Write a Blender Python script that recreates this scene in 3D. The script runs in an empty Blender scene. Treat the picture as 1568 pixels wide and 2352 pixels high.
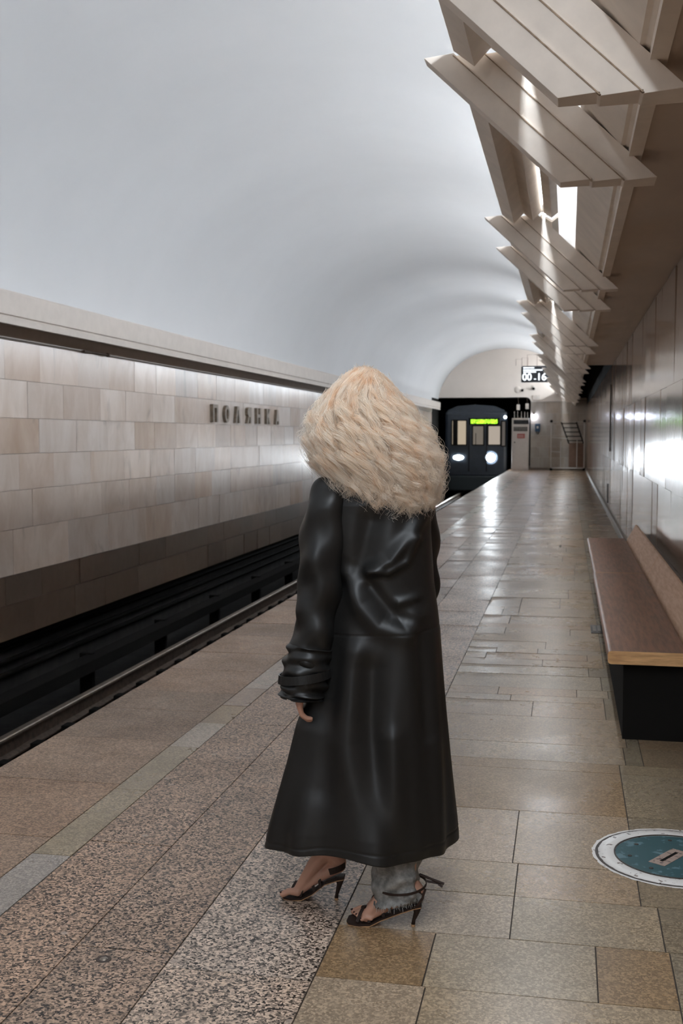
import bpy, bmesh, math, random
import numpy as np
from mathutils import Vector, Matrix
random.seed(7); rng = np.random.default_rng(7)
PI = math.pi
SC = bpy.context.scene
COL = SC.collection

# ------------------------------------------------------------------ camera, world, exposure
cam_d = bpy.data.cameras.new('camera'); cam = bpy.data.objects.new('camera', cam_d); COL.objects.link(cam)
cam_d.sensor_fit = 'VERTICAL'; cam_d.sensor_height = 36.0; cam_d.sensor_width = 24.0
cam_d.lens = 36.0 * 2600 / 2352
cam_d.clip_start = 0.05; cam_d.clip_end = 300
_R = Matrix(((0.98073886, 0.19532357, 0.0), (-0.01319171, 0.06623689, 0.99771672), (0.19487759, -0.97849955, 0.06753775)))
cam.matrix_world = Matrix.Translation((0, 0, 1.5)) @ _R.transposed().to_4x4()
cam_d.dof.use_dof = True; cam_d.dof.focus_distance = 3.5; cam_d.dof.aperture_fstop = 7.0
SC.camera = cam
w = bpy.data.worlds.new('world'); SC.world = w; w.use_nodes = True
w.node_tree.nodes['Background'].inputs[0].default_value = (0.02, 0.02, 0.022, 1)
SC.view_settings.view_transform = 'Standard'; SC.view_settings.look = 'None'
SC.view_settings.gamma = 1.0; SC.view_settings.exposure = 1.1
TUBE_POWER = 9.0
TUBE_DOWN = 12.0
TUBE_OPEN = 9.0
TUBE_WATTS = 14.5      # per metre, from an area light added at each tube, aimed up-left at the vault
TUBE_COLOR = (0.83, 0.915, 1.0)
Y0, YE = -20.0, 50.0          # platform hall from behind the camera to the end wall

# ------------------------------------------------------------------ helpers
def mesh(name, verts, faces, smooth=False):
    me = bpy.data.meshes.new(name)
    me.from_pydata([tuple(map(float, v)) for v in verts], [], [tuple(f) for f in faces]); me.validate(); me.update()
    if smooth:
        me.polygons.foreach_set('use_smooth', [True] * len(me.polygons))
    return me

def link(name, me, m=None, parent=None):
    o = bpy.data.objects.new(name, me); COL.objects.link(o)
    if m is not None:
        me.materials.clear(); me.materials.append(m)
    if parent is not None:
        o.parent = parent
        o.matrix_parent_inverse = Matrix.Translation(parent.location).inverted() if parent.type == 'EMPTY' else Matrix()
    return o

def tag(o, label=None, cat=None, group=None, kind=None):
    if label: o['label'] = label
    if cat: o['category'] = cat
    if group: o['group'] = group
    if kind: o['kind'] = kind
    return o

def empty(name, loc, label, cat, group=None):
    o = bpy.data.objects.new(name, None); COL.objects.link(o); o.location = loc; o.empty_display_size = .1
    return tag(o, label, cat, group)

class MB:
    """collects simple shapes in one mesh"""
    def __init__(s): s.v = []; s.f = []; s.mi = []
    def add(s, v, f, mi=0):
        n = len(s.v); s.v += [tuple(map(float, p)) for p in v]; s.f += [tuple(i + n for i in q) for q in f]; s.mi += [mi] * len(f); return s
    def box(s, x0, x1, y0, y1, z0, z1, mi=0, b=0.0):
        if b > 0:
            bm = bmesh.new(); bmesh.ops.create_cube(bm, size=1)
            for v in bm.verts:
                v.co = Vector(((x0 + x1) / 2 + v.co.x * (x1 - x0), (y0 + y1) / 2 + v.co.y * (y1 - y0), (z0 + z1) / 2 + v.co.z * (z1 - z0)))
            bmesh.ops.bevel(bm, geom=bm.edges[:], offset=b, segments=2, affect='EDGES', profile=.6)
            bm.verts.index_update()
            s.add([v.co[:] for v in bm.verts], [[v.index for v in f.verts] for f in bm.faces], mi); bm.free(); return s
        v = [(x, y, z) for x in (x0, x1) for y in (y0, y1) for z in (z0, z1)]
        return s.add(v, [(0, 1, 3, 2), (4, 6, 7, 5), (0, 4, 5, 1), (2, 3, 7, 6), (0, 2, 6, 4), (1, 5, 7, 3)], mi)
    def extrude(s, prof, y0, y1, mi=0, closed=True):
        """profile in (x,z) swept along y"""
        n = len(prof); v = [(x, y0, z) for x, z in prof] + [(x, y1, z) for x, z in prof]
        f = [(i, (i + 1) % n, n + (i + 1) % n, n + i) for i in range(n if closed else n - 1)]
        if closed: f += [tuple(range(n)), tuple(range(2 * n - 1, n - 1, -1))]
        return s.add(v, f, mi)
    def tube(s, pts, r, seg=10, mi=0, cap=True):
        pts = [Vector(p) for p in pts]; rs = r if hasattr(r, '__len__') else [r] * len(pts)
        v = []; f = []; up = None
        for i, p in enumerate(pts):
            t = (pts[min(i + 1, len(pts) - 1)] - pts[max(i - 1, 0)]).normalized()
            if up is None: up = Vector((0, 0, 1)) if abs(t.z) < .9 else Vector((1, 0, 0))
            a = t.cross(up).normalized(); b = a.cross(t).normalized(); up = b
            for k in range(seg):
                th = 2 * PI * k / seg; v.append(p + (a * math.cos(th) + b * math.sin(th)) * rs[i])
        for i in range(len(pts) - 1):
            for k in range(seg):
                f.append((i * seg + k, i * seg + (k + 1) % seg, (i + 1) * seg + (k + 1) % seg, (i + 1) * seg + k))
        if cap: f += [tuple(range(seg))[::-1], tuple(range((len(pts) - 1) * seg, len(pts) * seg))]
        return s.add(v, f, mi)
    def ribbon(s, pts, nrm, w, t=.002, mi=0):
        """flat band through pts; nrm = outward normals"""
        v = []; f = []; n = len(pts)
        pts = [Vector(p) for p in pts]
        for i, p in enumerate(pts):
            tg = (pts[min(i + 1, n - 1)] - pts[max(i - 1, 0)]).normalized(); N = Vector(nrm[i]).normalized()
            side = tg.cross(N).normalized() * w / 2
            v += [p - side, p + side, p + side + N * t, p - side + N * t]
        for i in range(n - 1):
            for k in range(4): f.append((i * 4 + k, i * 4 + (k + 1) % 4, i * 4 + 4 + (k + 1) % 4, i * 4 + 4 + k))
        f += [(3, 2, 1, 0), tuple(4 * (n - 1) + k for k in range(4))]
        return s.add(v, f, mi)
    def lathe(s, prof, c, seg=48, mi=0, axis='Z'):
        """profile (r, h)"""
        v = []; f = []; n = len(prof)
        for k in range(seg):
            a = 2 * PI * k / seg
            for r, h in prof:
                if axis == 'Z': v.append((c[0] + r * math.cos(a), c[1] + r * math.sin(a), c[2] + h))
                else: v.append((c[0] + r * math.cos(a), c[1] + h, c[2] + r * math.sin(a)))
        for k in range(seg):
            k2 = (k + 1) % seg
            for i in range(n - 1): f.append((k * n + i, k2 * n + i, k2 * n + i + 1, k * n + i + 1))
        return s.add(v, f, mi)
    def build(s, name, mats, parent=None, smooth=False, bevel=0):
        me = mesh(name, s.v, s.f, smooth)
        mats = mats if isinstance(mats, (list, tuple)) else [mats]
        o = link(name, me, None, parent)
        for m in mats: me.materials.append(m)
        if len(mats) > 1 and len(me.polygons) == len(s.mi): me.polygons.foreach_set('material_index', s.mi)
        bm = bmesh.new(); bm.from_mesh(me); bmesh.ops.recalc_face_normals(bm, faces=bm.faces); bm.to_mesh(me); bm.free()
        if bevel:
            b = o.modifiers.new('bevel', 'BEVEL'); b.width = bevel; b.segments = 2; b.limit_method = 'ANGLE'
        return o

# ------------------------------------------------------------------ materials
def N(nt, t, **kw):
    n = nt.nodes.new(t)
    for k, v in kw.items():
        if k.startswith('_'): setattr(n, k[1:], v)
        else: n.inputs[k.replace('#', ' ')].default_value = v
    return n

def mat(name, col, rough=.5, metal=0.0, noise=0.0, nscale=8.0, nstretch=(1, 1, 1), bump=0.0, bscale=60.0, bstretch=(1, 1, 1), coat=0.0, col2=None, spec=.5, emit=None, estr=0.0):
    m = bpy.data.materials.new(name); m.use_nodes = True; nt = m.node_tree; L = nt.links
    p = nt.nodes['Principled BSDF']
    p.inputs['Base Color'].default_value = (*col, 1); p.inputs['Roughness'].default_value = rough; p.inputs['Metallic'].default_value = metal
    p.inputs['Coat Weight'].default_value = coat; p.inputs['Coat Roughness'].default_value = .06
    p.inputs['Specular IOR Level'].default_value = spec
    tc = N(nt, 'ShaderNodeTexCoord')
    if noise > 0 or col2:
        mp = N(nt, 'ShaderNodeMapping', Scale=nstretch); L.new(tc.outputs['Object'], mp.inputs[0])
        nz = N(nt, 'ShaderNodeTexNoise', Scale=nscale, Detail=6.0, Roughness=.6); L.new(mp.outputs[0], nz.inputs[0])
        c2 = col2 or tuple(max(0, c * (1 - noise)) for c in col)
        rp = N(nt, 'ShaderNodeValToRGB'); e = rp.color_ramp.elements
        e[0].position = .36; e[0].color = (*c2, 1); e[1].position = .64; e[1].color = (*col, 1)
        L.new(nz.outputs[0], rp.inputs[0]); L.new(rp.outputs[0], p.inputs['Base Color'])
    if bump > 0:
        mp = N(nt, 'ShaderNodeMapping', Scale=bstretch); L.new(tc.outputs['Object'], mp.inputs[0])
        nz = N(nt, 'ShaderNodeTexNoise', Scale=bscale, Detail=4.0); L.new(mp.outputs[0], nz.inputs[0])
        b = N(nt, 'ShaderNodeBump', Distance=.01, Strength=bump); L.new(nz.outputs[0], b.inputs['Height']); L.new(b.outputs[0], p.inputs['Normal'])
        if coat: L.new(b.outputs[0], p.inputs['Coat Normal'])
    if emit:
        p.inputs['Emission Color'].default_value = (*emit, 1); p.inputs['Emission Strength'].default_value = estr
    return m

def granite(name, scale, dark, light, rough, blotch=0.0, stain=.25, bump=.06):
    """speckled polished stone: per-tile colour in the 'tile' attribute, times a grain of its own"""
    m = bpy.data.materials.new(name); m.use_nodes = True; nt = m.node_tree; L = nt.links; p = nt.nodes['Principled BSDF']
    at = N(nt, 'ShaderNodeAttribute'); at.attribute_name = 'tile'
    tc = N(nt, 'ShaderNodeTexCoord')
    mp = N(nt, 'ShaderNodeMapping', Scale=(1, 1, 1)); L.new(tc.outputs['Object'], mp.inputs[0])
    nzw = N(nt, 'ShaderNodeTexNoise', Scale=scale * .6, Detail=2.0); L.new(mp.outputs[0], nzw.inputs[0])
    mx0 = N(nt, 'ShaderNodeMixRGB', Fac=.012); L.new(mp.outputs[0], mx0.inputs[1]); L.new(nzw.outputs['Color'], mx0.inputs[2])
    vo = N(nt, 'ShaderNodeTexVoronoi', Scale=scale); L.new(mx0.outputs[0], vo.inputs[0])
    sep = N(nt, 'ShaderNodeSeparateColor'); L.new(vo.outputs['Color'], sep.inputs[0])
    rp = N(nt, 'ShaderNodeValToRGB'); e = rp.color_ramp.elements
    e[0].position = .1; e[0].color = (dark, dark * .97, dark * .94, 1); e[1].position = .9; e[1].color = (light, light * .985, light * .96, 1)
    e2 = e.new(.45); e2.color = ((dark + light) * .42,) * 3 + (1,)
    L.new(sep.outputs[0], rp.inputs[0])
    mul = N(nt, 'ShaderNodeMixRGB', _blend_type='MULTIPLY', Fac=1.0); L.new(at.outputs['Color'], mul.inputs[1]); L.new(rp.outputs[0], mul.inputs[2])
    last = mul
    if blotch:
        v2 = N(nt, 'ShaderNodeTexVoronoi', Scale=7.0); L.new(mx0.outputs[0], v2.inputs[0])
        n2 = N(nt, 'ShaderNodeTexNoise', Scale=60.0); L.new(mp.outputs[0], n2.inputs[0])
        ad = N(nt, 'ShaderNodeMath', _operation='ADD'); L.new(v2.outputs['Distance'], ad.inputs[0]); 
        sc = N(nt, 'ShaderNodeMath', _operation='MULTIPLY'); L.new(n2.outputs[0], sc.inputs[0]); sc.inputs[1].default_value = .1; L.new(sc.outputs[0], ad.inputs[1])
        r2 = N(nt, 'ShaderNodeValToRGB'); r2.color_ramp.elements[0].position = .125; r2.color_ramp.elements[0].color = (blotch,) * 3 + (1,)
        r2.color_ramp.elements[1].position = .15; r2.color_ramp.elements[1].color = (0, 0, 0, 1); L.new(ad.outputs[0], r2.inputs[0])
        mb = N(nt, 'ShaderNodeMixRGB'); L.new(r2.outputs[0], mb.inputs[0]); L.new(last.outputs[0], mb.inputs[1]); mb.inputs[2].default_value = (.42, .33, .27, 1)
        last = mb
    ns = N(nt, 'ShaderNodeTexNoise', Scale=1.7, Detail=7.0, Roughness=.65); L.new(tc.outputs['Object'], ns.inputs[0])
    rs = N(nt, 'ShaderNodeValToRGB'); rs.color_ramp.elements[0].position = .33; rs.color_ramp.elements[0].color = (1 - stain,) * 3 + (1,)
    rs.color_ramp.elements[1].position = .6; rs.color_ramp.elements[1].color = (1, 1, 1, 1); L.new(ns.outputs[0], rs.inputs[0])
    ms = N(nt, 'ShaderNodeMixRGB', _blend_type='MULTIPLY', Fac=1.0); L.new(last.outputs[0], ms.inputs[1]); L.new(rs.outputs[0], ms.inputs[2])
    L.new(ms.outputs[0], p.inputs['Base Color'])
    p.inputs['Specular IOR Level'].default_value = .38
    rr = N(nt, 'ShaderNodeMapRange'); rr.inputs[3].default_value = rough * 1.25; rr.inputs[4].default_value = rough * .75
    L.new(ns.outputs[0], rr.inputs[0]); rr.inputs[1].default_value = .3; rr.inputs[2].default_value = .7; L.new(rr.outputs[0], p.inputs['Roughness'])
    nb = N(nt, 'ShaderNodeTexNoise', Scale=3.0, Detail=5.0); L.new(tc.outputs['Object'], nb.inputs[0])
    b = N(nt, 'ShaderNodeBump', Distance=.01, Strength=bump); L.new(nb.outputs[0], b.inputs['Height']); L.new(b.outputs[0], p.inputs['Normal'])
    return m

def marble(name, rough, veins, ripple=0.0, aniso=0.0, stretch=(1, .25, 1), vcol=(.30, .25, .2), vscale=2.2):
    """polished marble slabs: per-slab tone in 'tile', clouds and veins over it; ripple = slightly wavy polish"""
    m = bpy.data.materials.new(name); m.use_nodes = True; nt = m.node_tree; L = nt.links; p = nt.nodes['Principled BSDF']
    at = N(nt, 'ShaderNodeAttribute'); at.attribute_name = 'tile'; tc = N(nt, 'ShaderNodeTexCoord')
    of = N(nt, 'ShaderNodeVectorMath', _operation='MULTIPLY_ADD'); L.new(at.outputs['Color'], of.inputs[0]); of.inputs[1].default_value = (90, 70, 50); L.new(tc.outputs['Object'], of.inputs[2])
    mp = N(nt, 'ShaderNodeMapping', Scale=stretch); L.new(of.outputs[0], mp.inputs[0])
    n1 = N(nt, 'ShaderNodeTexNoise', Scale=vscale, Detail=8.0, Roughness=.62, Distortion=.6); L.new(mp.outputs[0], n1.inputs[0])
    r1 = N(nt, 'ShaderNodeValToRGB'); e = r1.color_ramp.elements
    e[0].position = .3; e[0].color = (.78, .72, .66, 1); e[1].position = .62; e[1].color = (1, 1, 1, 1); L.new(n1.outputs[0], r1.inputs[0])
    mul = N(nt, 'ShaderNodeMixRGB', _blend_type='MULTIPLY', Fac=.85); L.new(at.outputs['Color'], mul.inputs[1]); L.new(r1.outputs[0], mul.inputs[2])
    n2 = N(nt, 'ShaderNodeTexNoise', Scale=vscale * .8, Detail=9.0, Roughness=.55, Distortion=1.5); L.new(mp.outputs[0], n2.inputs[0])
    r2 = N(nt, 'ShaderNodeValToRGB'); e = r2.color_ramp.elements
    e[0].position = .60; e[0].color = (0, 0, 0, 1); e[1].position = .75; e[1].color = (veins,) * 3 + (1,); L.new(n2.outputs[0], r2.inputs[0])
    mv = N(nt, 'ShaderNodeMixRGB'); L.new(r2.outputs[0], mv.inputs[0]); L.new(mul.outputs[0], mv.inputs[1]); mv.inputs[2].default_value = (*vcol, 1)
    L.new(mv.outputs[0], p.inputs['Base Color'])
    p.inputs['Roughness'].default_value = rough
    if aniso:
        tv = N(nt, 'ShaderNodeCombineXYZ'); tv.inputs[2].default_value = 1.0; L.new(tv.outputs[0], p.inputs['Tangent']); p.inputs['Anisotropic'].default_value = aniso
    if ripple:
        mr = N(nt, 'ShaderNodeMapping', Scale=(1, 4.0, .5)); L.new(tc.outputs['Object'], mr.inputs[0])
        nr = N(nt, 'ShaderNodeTexNoise', Scale=1.6, Detail=5.0, Roughness=.6); L.new(mr.outputs[0], nr.inputs[0])
        b = N(nt, 'ShaderNodeBump', Distance=.01, Strength=ripple); L.new(nr.outputs[0], b.inputs['Height']); L.new(b.outputs[0], p.inputs['Normal'])
    return m

def emis(name, col, s):
    m = bpy.data.materials.new(name); m.use_nodes = True; nt = m.node_tree
    nt.nodes.remove(nt.nodes['Principled BSDF']); e = N(nt, 'ShaderNodeEmission', Color=(*col, 1), Strength=s)
    nt.links.new(e.outputs[0], nt.nodes['Material Output'].inputs[0]); return m

M = {}
M['vault'] = mat('vault plaster', (.62, .62, .625), .8, noise=.04, nscale=.5, bump=.12, bscale=2.0)
M['lunette'] = mat('lunette plaster', (.76, .68, .61), .8, noise=.06, nscale=1.0)
M['cornice'] = mat('cornice paint', (.62, .55, .49), .6, noise=.08, nscale=6)
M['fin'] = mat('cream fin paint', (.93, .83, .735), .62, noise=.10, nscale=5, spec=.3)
M['dirt'] = mat('brown joint dirt', (.46, .34, .24), .9, noise=.4, nscale=30)
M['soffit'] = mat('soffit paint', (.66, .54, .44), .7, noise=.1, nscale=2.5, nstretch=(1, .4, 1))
M['black'] = mat('flat black', (.012, .011, .010), .95, spec=.08)  # one plain black for fittings and for the void surfaces
M['darkc'] = mat('dark concrete', (.024, .021, .019), .9, noise=.5, nscale=5)
M['grout'] = mat('floor grout', (.05, .036, .026), .8)
M['g_dark'] = granite('dark speckled granite', 150, .06, 1.85, .34, blotch=.75, stain=.22)
M['g_edge'] = granite('edge granite', 150, .45, 1.25, .42, blotch=.25, stain=.2)
M['g_tan'] = granite('tan granite', 170, .62, 1.22, .29, stain=.22)
M['m_left'] = marble('pale track wall marble', .22, .55, ripple=.08, stretch=(1, 1.2, .55), vcol=(.27, .235, .2))
M['m_dark'] = marble('brown track wall granite', .3, .25, ripple=.1, stretch=(1, 1, 1), vcol=(.14, .11, .09), vscale=6)
M['m_right'] = marble('glossy brown wall marble', .12, .35, aniso=.85, ripple=.16, stretch=(1, 1.2, .2), vcol=(.25, .19, .15))
M['skirt'] = mat('skirting stone', (.20, .155, .12), .6, noise=.3, nscale=14)
M['wood'] = mat('bench wood', (.25, .112, .060), .42, nscale=6, nstretch=(9, .8, 9), col2=(.125, .060, .034), bump=.08, bscale=9, bstretch=(7, .6, 7), coat=.03, spec=.35)
M['woodback'] = mat('pale backrest wood', (.56, .36, .25), .75, nscale=6, nstretch=(9, .8, 9), col2=(.44, .28, .18), spec=.2)  # backrest wood, paler and rougher than the seat
M['woodend'] = mat('bench end wood', (.80, .48, .22), .5, nscale=9, nstretch=(1, 1, 7), col2=(.55, .30, .13))
M['steel'] = mat('rail steel', (.35, .30, .25), .35, metal=.9, noise=.3, nscale=12)
M['rust'] = mat('rusty steel', (.10, .065, .045), .7, metal=.2, noise=.5, nscale=20)
M['bronze'] = mat('aged bronze', (.27, .21, .155), .5, metal=.25, noise=.4, nscale=14)
M['leather'] = mat('black leather', (.011, .0105, .010), .42, bump=.09, bscale=14, spec=.42)
M['skin'] = mat('skin', (.55, .30, .21), .5, noise=.12, nscale=20)
M['skin'].node_tree.nodes['Principled BSDF'].inputs['Subsurface Weight'].default_value = .12
M['skin'].node_tree.nodes['Principled BSDF'].inputs['Subsurface Scale'].default_value = .01
M['denim'] = mat('grey denim', (.34, .33, .31), .85, nscale=30, col2=(.13, .127, .12), bump=.3, bscale=260)
M['sandal'] = mat('dark brown sandal leather', (.026, .014, .010), .6, spec=.3)
M['sole'] = mat('tan outsole', (.42, .24, .12), .5)
M['nail'] = mat('dark nail polish', (.03, .008, .008), .15)
M['white'] = mat('white paint', (.62, .56, .51), .5, noise=.06)
M['screen'] = mat('screen glass', (.01, .01, .012), .2)
M['teal'] = mat('chipped teal paint', (.022, .085, .095), .38, nscale=11, nstretch=(1, 1, 1), col2=(.07, .16, .18), bump=.15, bscale=30)
M['ringw'] = mat('worn white paint', (.74, .70, .65), .5, noise=.12, nscale=30)
M['brownp'] = mat('bare brown metal', (.05, .032, .022), .5, noise=.4, nscale=40)

# worn paint: a second layer chips off with a shape of its own
def chipped(name, top, under, thr, scale, rough=.45):
    m = bpy.data.materials.new(name); m.use_nodes = True; nt = m.node_tree; L = nt.links; p = nt.nodes['Principled BSDF']
    tc = N(nt, 'ShaderNodeTexCoord'); nz = N(nt, 'ShaderNodeTexNoise', Scale=scale, Detail=6.0, Roughness=.6); L.new(tc.outputs['Object'], nz.inputs[0])
    r = N(nt, 'ShaderNodeValToRGB'); e = r.color_ramp.elements; e[0].position = thr; e[0].color = (*under, 1); e[1].position = thr + .02; e[1].color = (*top, 1)
    L.new(nz.outputs[0], r.inputs[0]); L.new(r.outputs[0], p.inputs['Base Color']); p.inputs['Roughness'].default_value = rough
    return m
M['ringw'] = chipped('worn white paint', (.74, .70, .66), (.10, .06, .04), .36, 38)
M['teal'] = chipped('chipped teal paint', (.020, .080, .092), (.10, .19, .22), .40, 22, .35)

# ------------------------------------------------------------------ tile fields
def tile_field(name, quads, m, parent=None, depth=.012, gap=.0022, tilt=.0005, kind='structure', uv=None):
    """quads: (origin, U, V, normal, colour); one face each, standing proud of the bed behind"""
    vs, fs, cols = [], [], []
    for (o, U, V, n, c) in quads:
        o = Vector(o); U = Vector(U); V = Vector(V); n = Vector(n)
        u = U.normalized() * gap; v = V.normalized() * gap
        P = [o + u + v, o + U - u + v, o + U + V - u - v, o + V + u - v]
        tl_ = tilt * (3.2 if o.y > 7 else 1.0)
        j = [random.uniform(-tl_, tl_) for _ in range(3)]; j.append(j[0] - j[1] + j[2])
        P = [p + n * k for p, k in zip(P, j)]
        B = [p - n * depth for p in P]; k = len(vs); vs += P + B
        q = [(k, k + 1, k + 2, k + 3)] + [(k + i, k + 4 + i, k + 4 + (i + 1) % 4, k + (i + 1) % 4) for i in range(4)]
        fs += q; cols += [c] * 5
    me = mesh(name, vs, fs)
    a = me.color_attributes.new('tile', 'FLOAT_COLOR', 'CORNER')
    arr = np.ones((len(me.loops), 4), np.float32)
    arr[:, :3] = np.repeat(np.array(cols, np.float32), 4, axis=0)
    a.data.foreach_set('color', arr.ravel())
    o = link(name, me, m, parent)
    bm = bmesh.new(); bm.from_mesh(me); bmesh.ops.recalc_face_normals(bm, faces=bm.faces); bm.to_mesh(me); bm.free()
    if kind and parent is None: tag(o, kind=kind)
    return o

def jit(c, a, hue=.04):
    k = 1 + random.uniform(-a, a); h = random.uniform(-hue, hue)
    return (c[0] * k * (1 + h), c[1] * k, c[2] * k * (1 - h))

Z1 = (0, 0, 1)
def fl(x0, x1, y0, y1, c): return ((x0, y0, 0), (x1 - x0, 0, 0), (0, y1 - y0, 0), Z1, c)

# floor bed (the slab itself), then its paving
MB().box(-2.5, .85, Y0, 56, -1.6, -.004).build('floor', M['grout'])
bpy.data.objects['floor']['kind'] = 'structure'
q = []
ys = sorted([3.85, 4.51, 5.2, 5.81, 6.25])
y = 6.25
while y < 56: y += random.uniform(.55, .75); ys.append(y)
y = 3.85
while y > Y0: y -= random.uniform(.6, .75); ys.insert(0, y)
for a, b in zip(ys, ys[1:]): q.append(fl(-2.5, -1.87, a, b, jit((.31, .205, .138), .14)))
tile_field('floor', q, M['g_edge'])
strip = [1.2, 2.3, 3.0, 3.69, 4.45, 5.12, 5.58, 5.97, 6.4, 7.3]
y = 7.3
while y < 56: y += random.uniform(.35, .8); strip.append(y)
y = 1.2
while y > Y0: y -= .7; strip.insert(0, y)
q = []; tones = {3.0: (.36, .31, .27), 3.69: (.34, .265, .175), 4.45: (.33, .26, .175), 5.12: (.42, .35, .28), 5.58: (.31, .22, .13), 5.97: (.33, .24, .175), 6.4: (.38, .31, .25)}
for a, b in zip(strip, strip[1:]): q.append(fl(-1.87, -1.72, a, b, tones.get(a, jit((.34, .27, .2), .15))))
tile_field('floor', q, M['g_tan'])
q = []
for (x0, x1, st, ln, base) in ((-1.72, -1.40, 2.1, 1.75, (.31, .208, .145)), (-1.40, -1.10, 3.03, 1.55, (.285, .20, .145)), (-1.10, -.67, 1.2, 1.75, (.36, .272, .21))):
    y = st
    ed = [y]
    while ed[-1] < 56: ed.append(ed[-1] + (ln if ed[-1] < 7 else random.uniform(.45, .75)))
    while ed[0] > Y0: ed.insert(0, ed[0] - ln)
    for a, b in zip(ed, ed[1:]): q.append(fl(x0, x1, a, b, jit(base, .12)))
tile_field('floor', q, M['g_dark'])
# main walk: cross rows broken at odd places
rows = [2.62, 2.98, 3.32, 3.64, 3.93, 4.50, 5.08, 5.22, 5.52, 6.05, 6.40, 6.55, 6.74, 7.12, 7.40, 7.62, 7.83, 8.0, 8.28, 8.57, 8.86, 9.05, 9.47, 9.94]
y = rows[-1]
while y < 56: y += random.choice((.3, .38, .45, .6)); rows.append(y)
y = rows[0]
while y > Y0: y -= .36; rows.insert(0, y)
TAN = [(.40, .295, .19), (.38, .28, .185), (.375, .255, .15), (.335, .215, .115), (.43, .33, .235)]
fixed = {2.62: [(-.36, 4), (.31, 0)], 2.98: [(-.37, 3), (.1, 0), (.31, 3)], 3.32: [(-.15, 4), (.30, 0)], 3.64: [(-.15, 0), (.25, 1)], 3.93: [(-.17, 4), (.25, 1)], 4.5: [(.25, 3)],
         5.08: [(.25, 3)], 5.22: [(.28, 1)], 5.52: [(.3, 1)], 6.05: [(-.17, 1), (.22, 1)], 6.4: [(-.3, 1), (.22, 1)], 6.74: [(.22, 0)], 7.12: [(.15, 0)]}
q = []
for a, b in zip(rows, rows[1:]):
    far = a > 8
    xs = fixed.get(a)
    if xs is None:
        n = random.choice((1, 2, 2, 3)); cut = sorted(random.uniform(-.55, .2) for _ in range(n - 1)) + [.25]
        xs = [(c, None) for c in cut]
    x = -.67
    for (c, k) in xs:
        base = TAN[k] if k is not None else random.choice(TAN if not far else TAN[:3])
        if c - x > .03: q.append(fl(x, c, a, b, jit(base, .09 if k is None else .03)))
        x = c
    # wall-side border, its own joints
    if x < .79:
        q.append(fl(x, .36 + .2 * (int(a * 7) % 2), a, b, jit((.29, .225, .15), .12)))
        q.append(fl(.36 + .2 * (int(a * 7) % 2), .80, a, b, jit((.29, .205, .13), .12)))
tile_field('floor', q, M['g_tan'])

# left (track) wall
MB().box(-5.9, -5.612, Y0, 47.5, -.60, 2.64).build('wall_left', M['cornice'])['kind'] = 'structure'
def lw(y0, y1, z0, z1, c): return ((-5.6, y0, z0), (0, y1 - y0, 0), (0, 0, z1 - z0), (1, 0, 0), c)
q = []
levels = [.06, .53, .93, 1.31, 1.68, 2.07, 2.47]
for i, (a, b) in enumerate(zip(levels, levels[1:])):
    y = Y0 + random.uniform(-1, 0)
    while y < 47.5:
        wd = random.uniform(.72, 1.05) * (1.35 if i in (0,) else 1)
        c = random.choice([(.70, .60, .53), (.67, .56, .485), (.74, .64, .57), (.64, .51, .42)])
        q.append(lw(max(y, Y0), min(y + wd, 47.5), a, b, jit(c, .07, .03))); y += wd
tile_field('wall_left', q, M['m_left'], tilt=.0008)
q = []
for (a, b) in ((-.24, .06), (-.60, -.24)):
    y = Y0
    while y < 47.5:
        wd = random.uniform(.8, 1.1); q.append(lw(y, min(y + wd, 47.5), a, b, jit((.145, .10, .072), .25))); y += wd
tile_field('wall_left', q, M['m_dark'], tilt=.0008)
tag(MB().extrude([(-5.62, 2.52), (-5.595, 2.49), (-5.59, 2.62), (-5.31, 2.61), (-5.275, 2.565), (-5.245, 2.565), (-5.24, 2.625), (-5.262, 2.632), (-5.262, 2.646), (-5.238, 2.652), (-5.23, 2.862), (-5.26, 2.885), (-5.62, 2.95)], Y0, 47.5)
    .build('trim_1', M['cornice']), kind='structure')
tag(MB().box(-6.3, -2.5, Y0, 75, -1.7, -1.5).build('floor_track', M['darkc']), kind='structure')
tag(MB().box(-6.4, -5.95, Y0, 47.5, -1.6, -.6).build('wall_left_lower', M['darkc']), kind='structure')

# vault
v, f = [], []; n = 56
yy = np.linspace(Y0, YE, 36)
for yv in yy:
    for i in range(n + 1):
        t = PI * (1 - i / n * .955)
        v.append((-2.62 + 3.0 * math.cos(t), yv, 2.75 + 2.52 * math.sin(t) ** .92))
for j in range(len(yy) - 1):
    for i in range(n): f.append((j * (n + 1) + i, j * (n + 1) + i + 1, (j + 1) * (n + 1) + i + 1, (j + 1) * (n + 1) + i))
def archz(x):
    c = max(-1, min(1, (x + 2.62) / 3.0)); return 2.75 + 2.52 * math.sin(math.acos(c)) ** .92
tag(link('ceiling', mesh('ceiling', v, f, True), M['vault']), kind='structure')
# back end of the hall, behind the camera
tag(MB().box(-6.3, 1.2, Y0 - .2, Y0, -1.6, 5.5).build('wall_back', M['lunette']), kind='structure')

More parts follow.
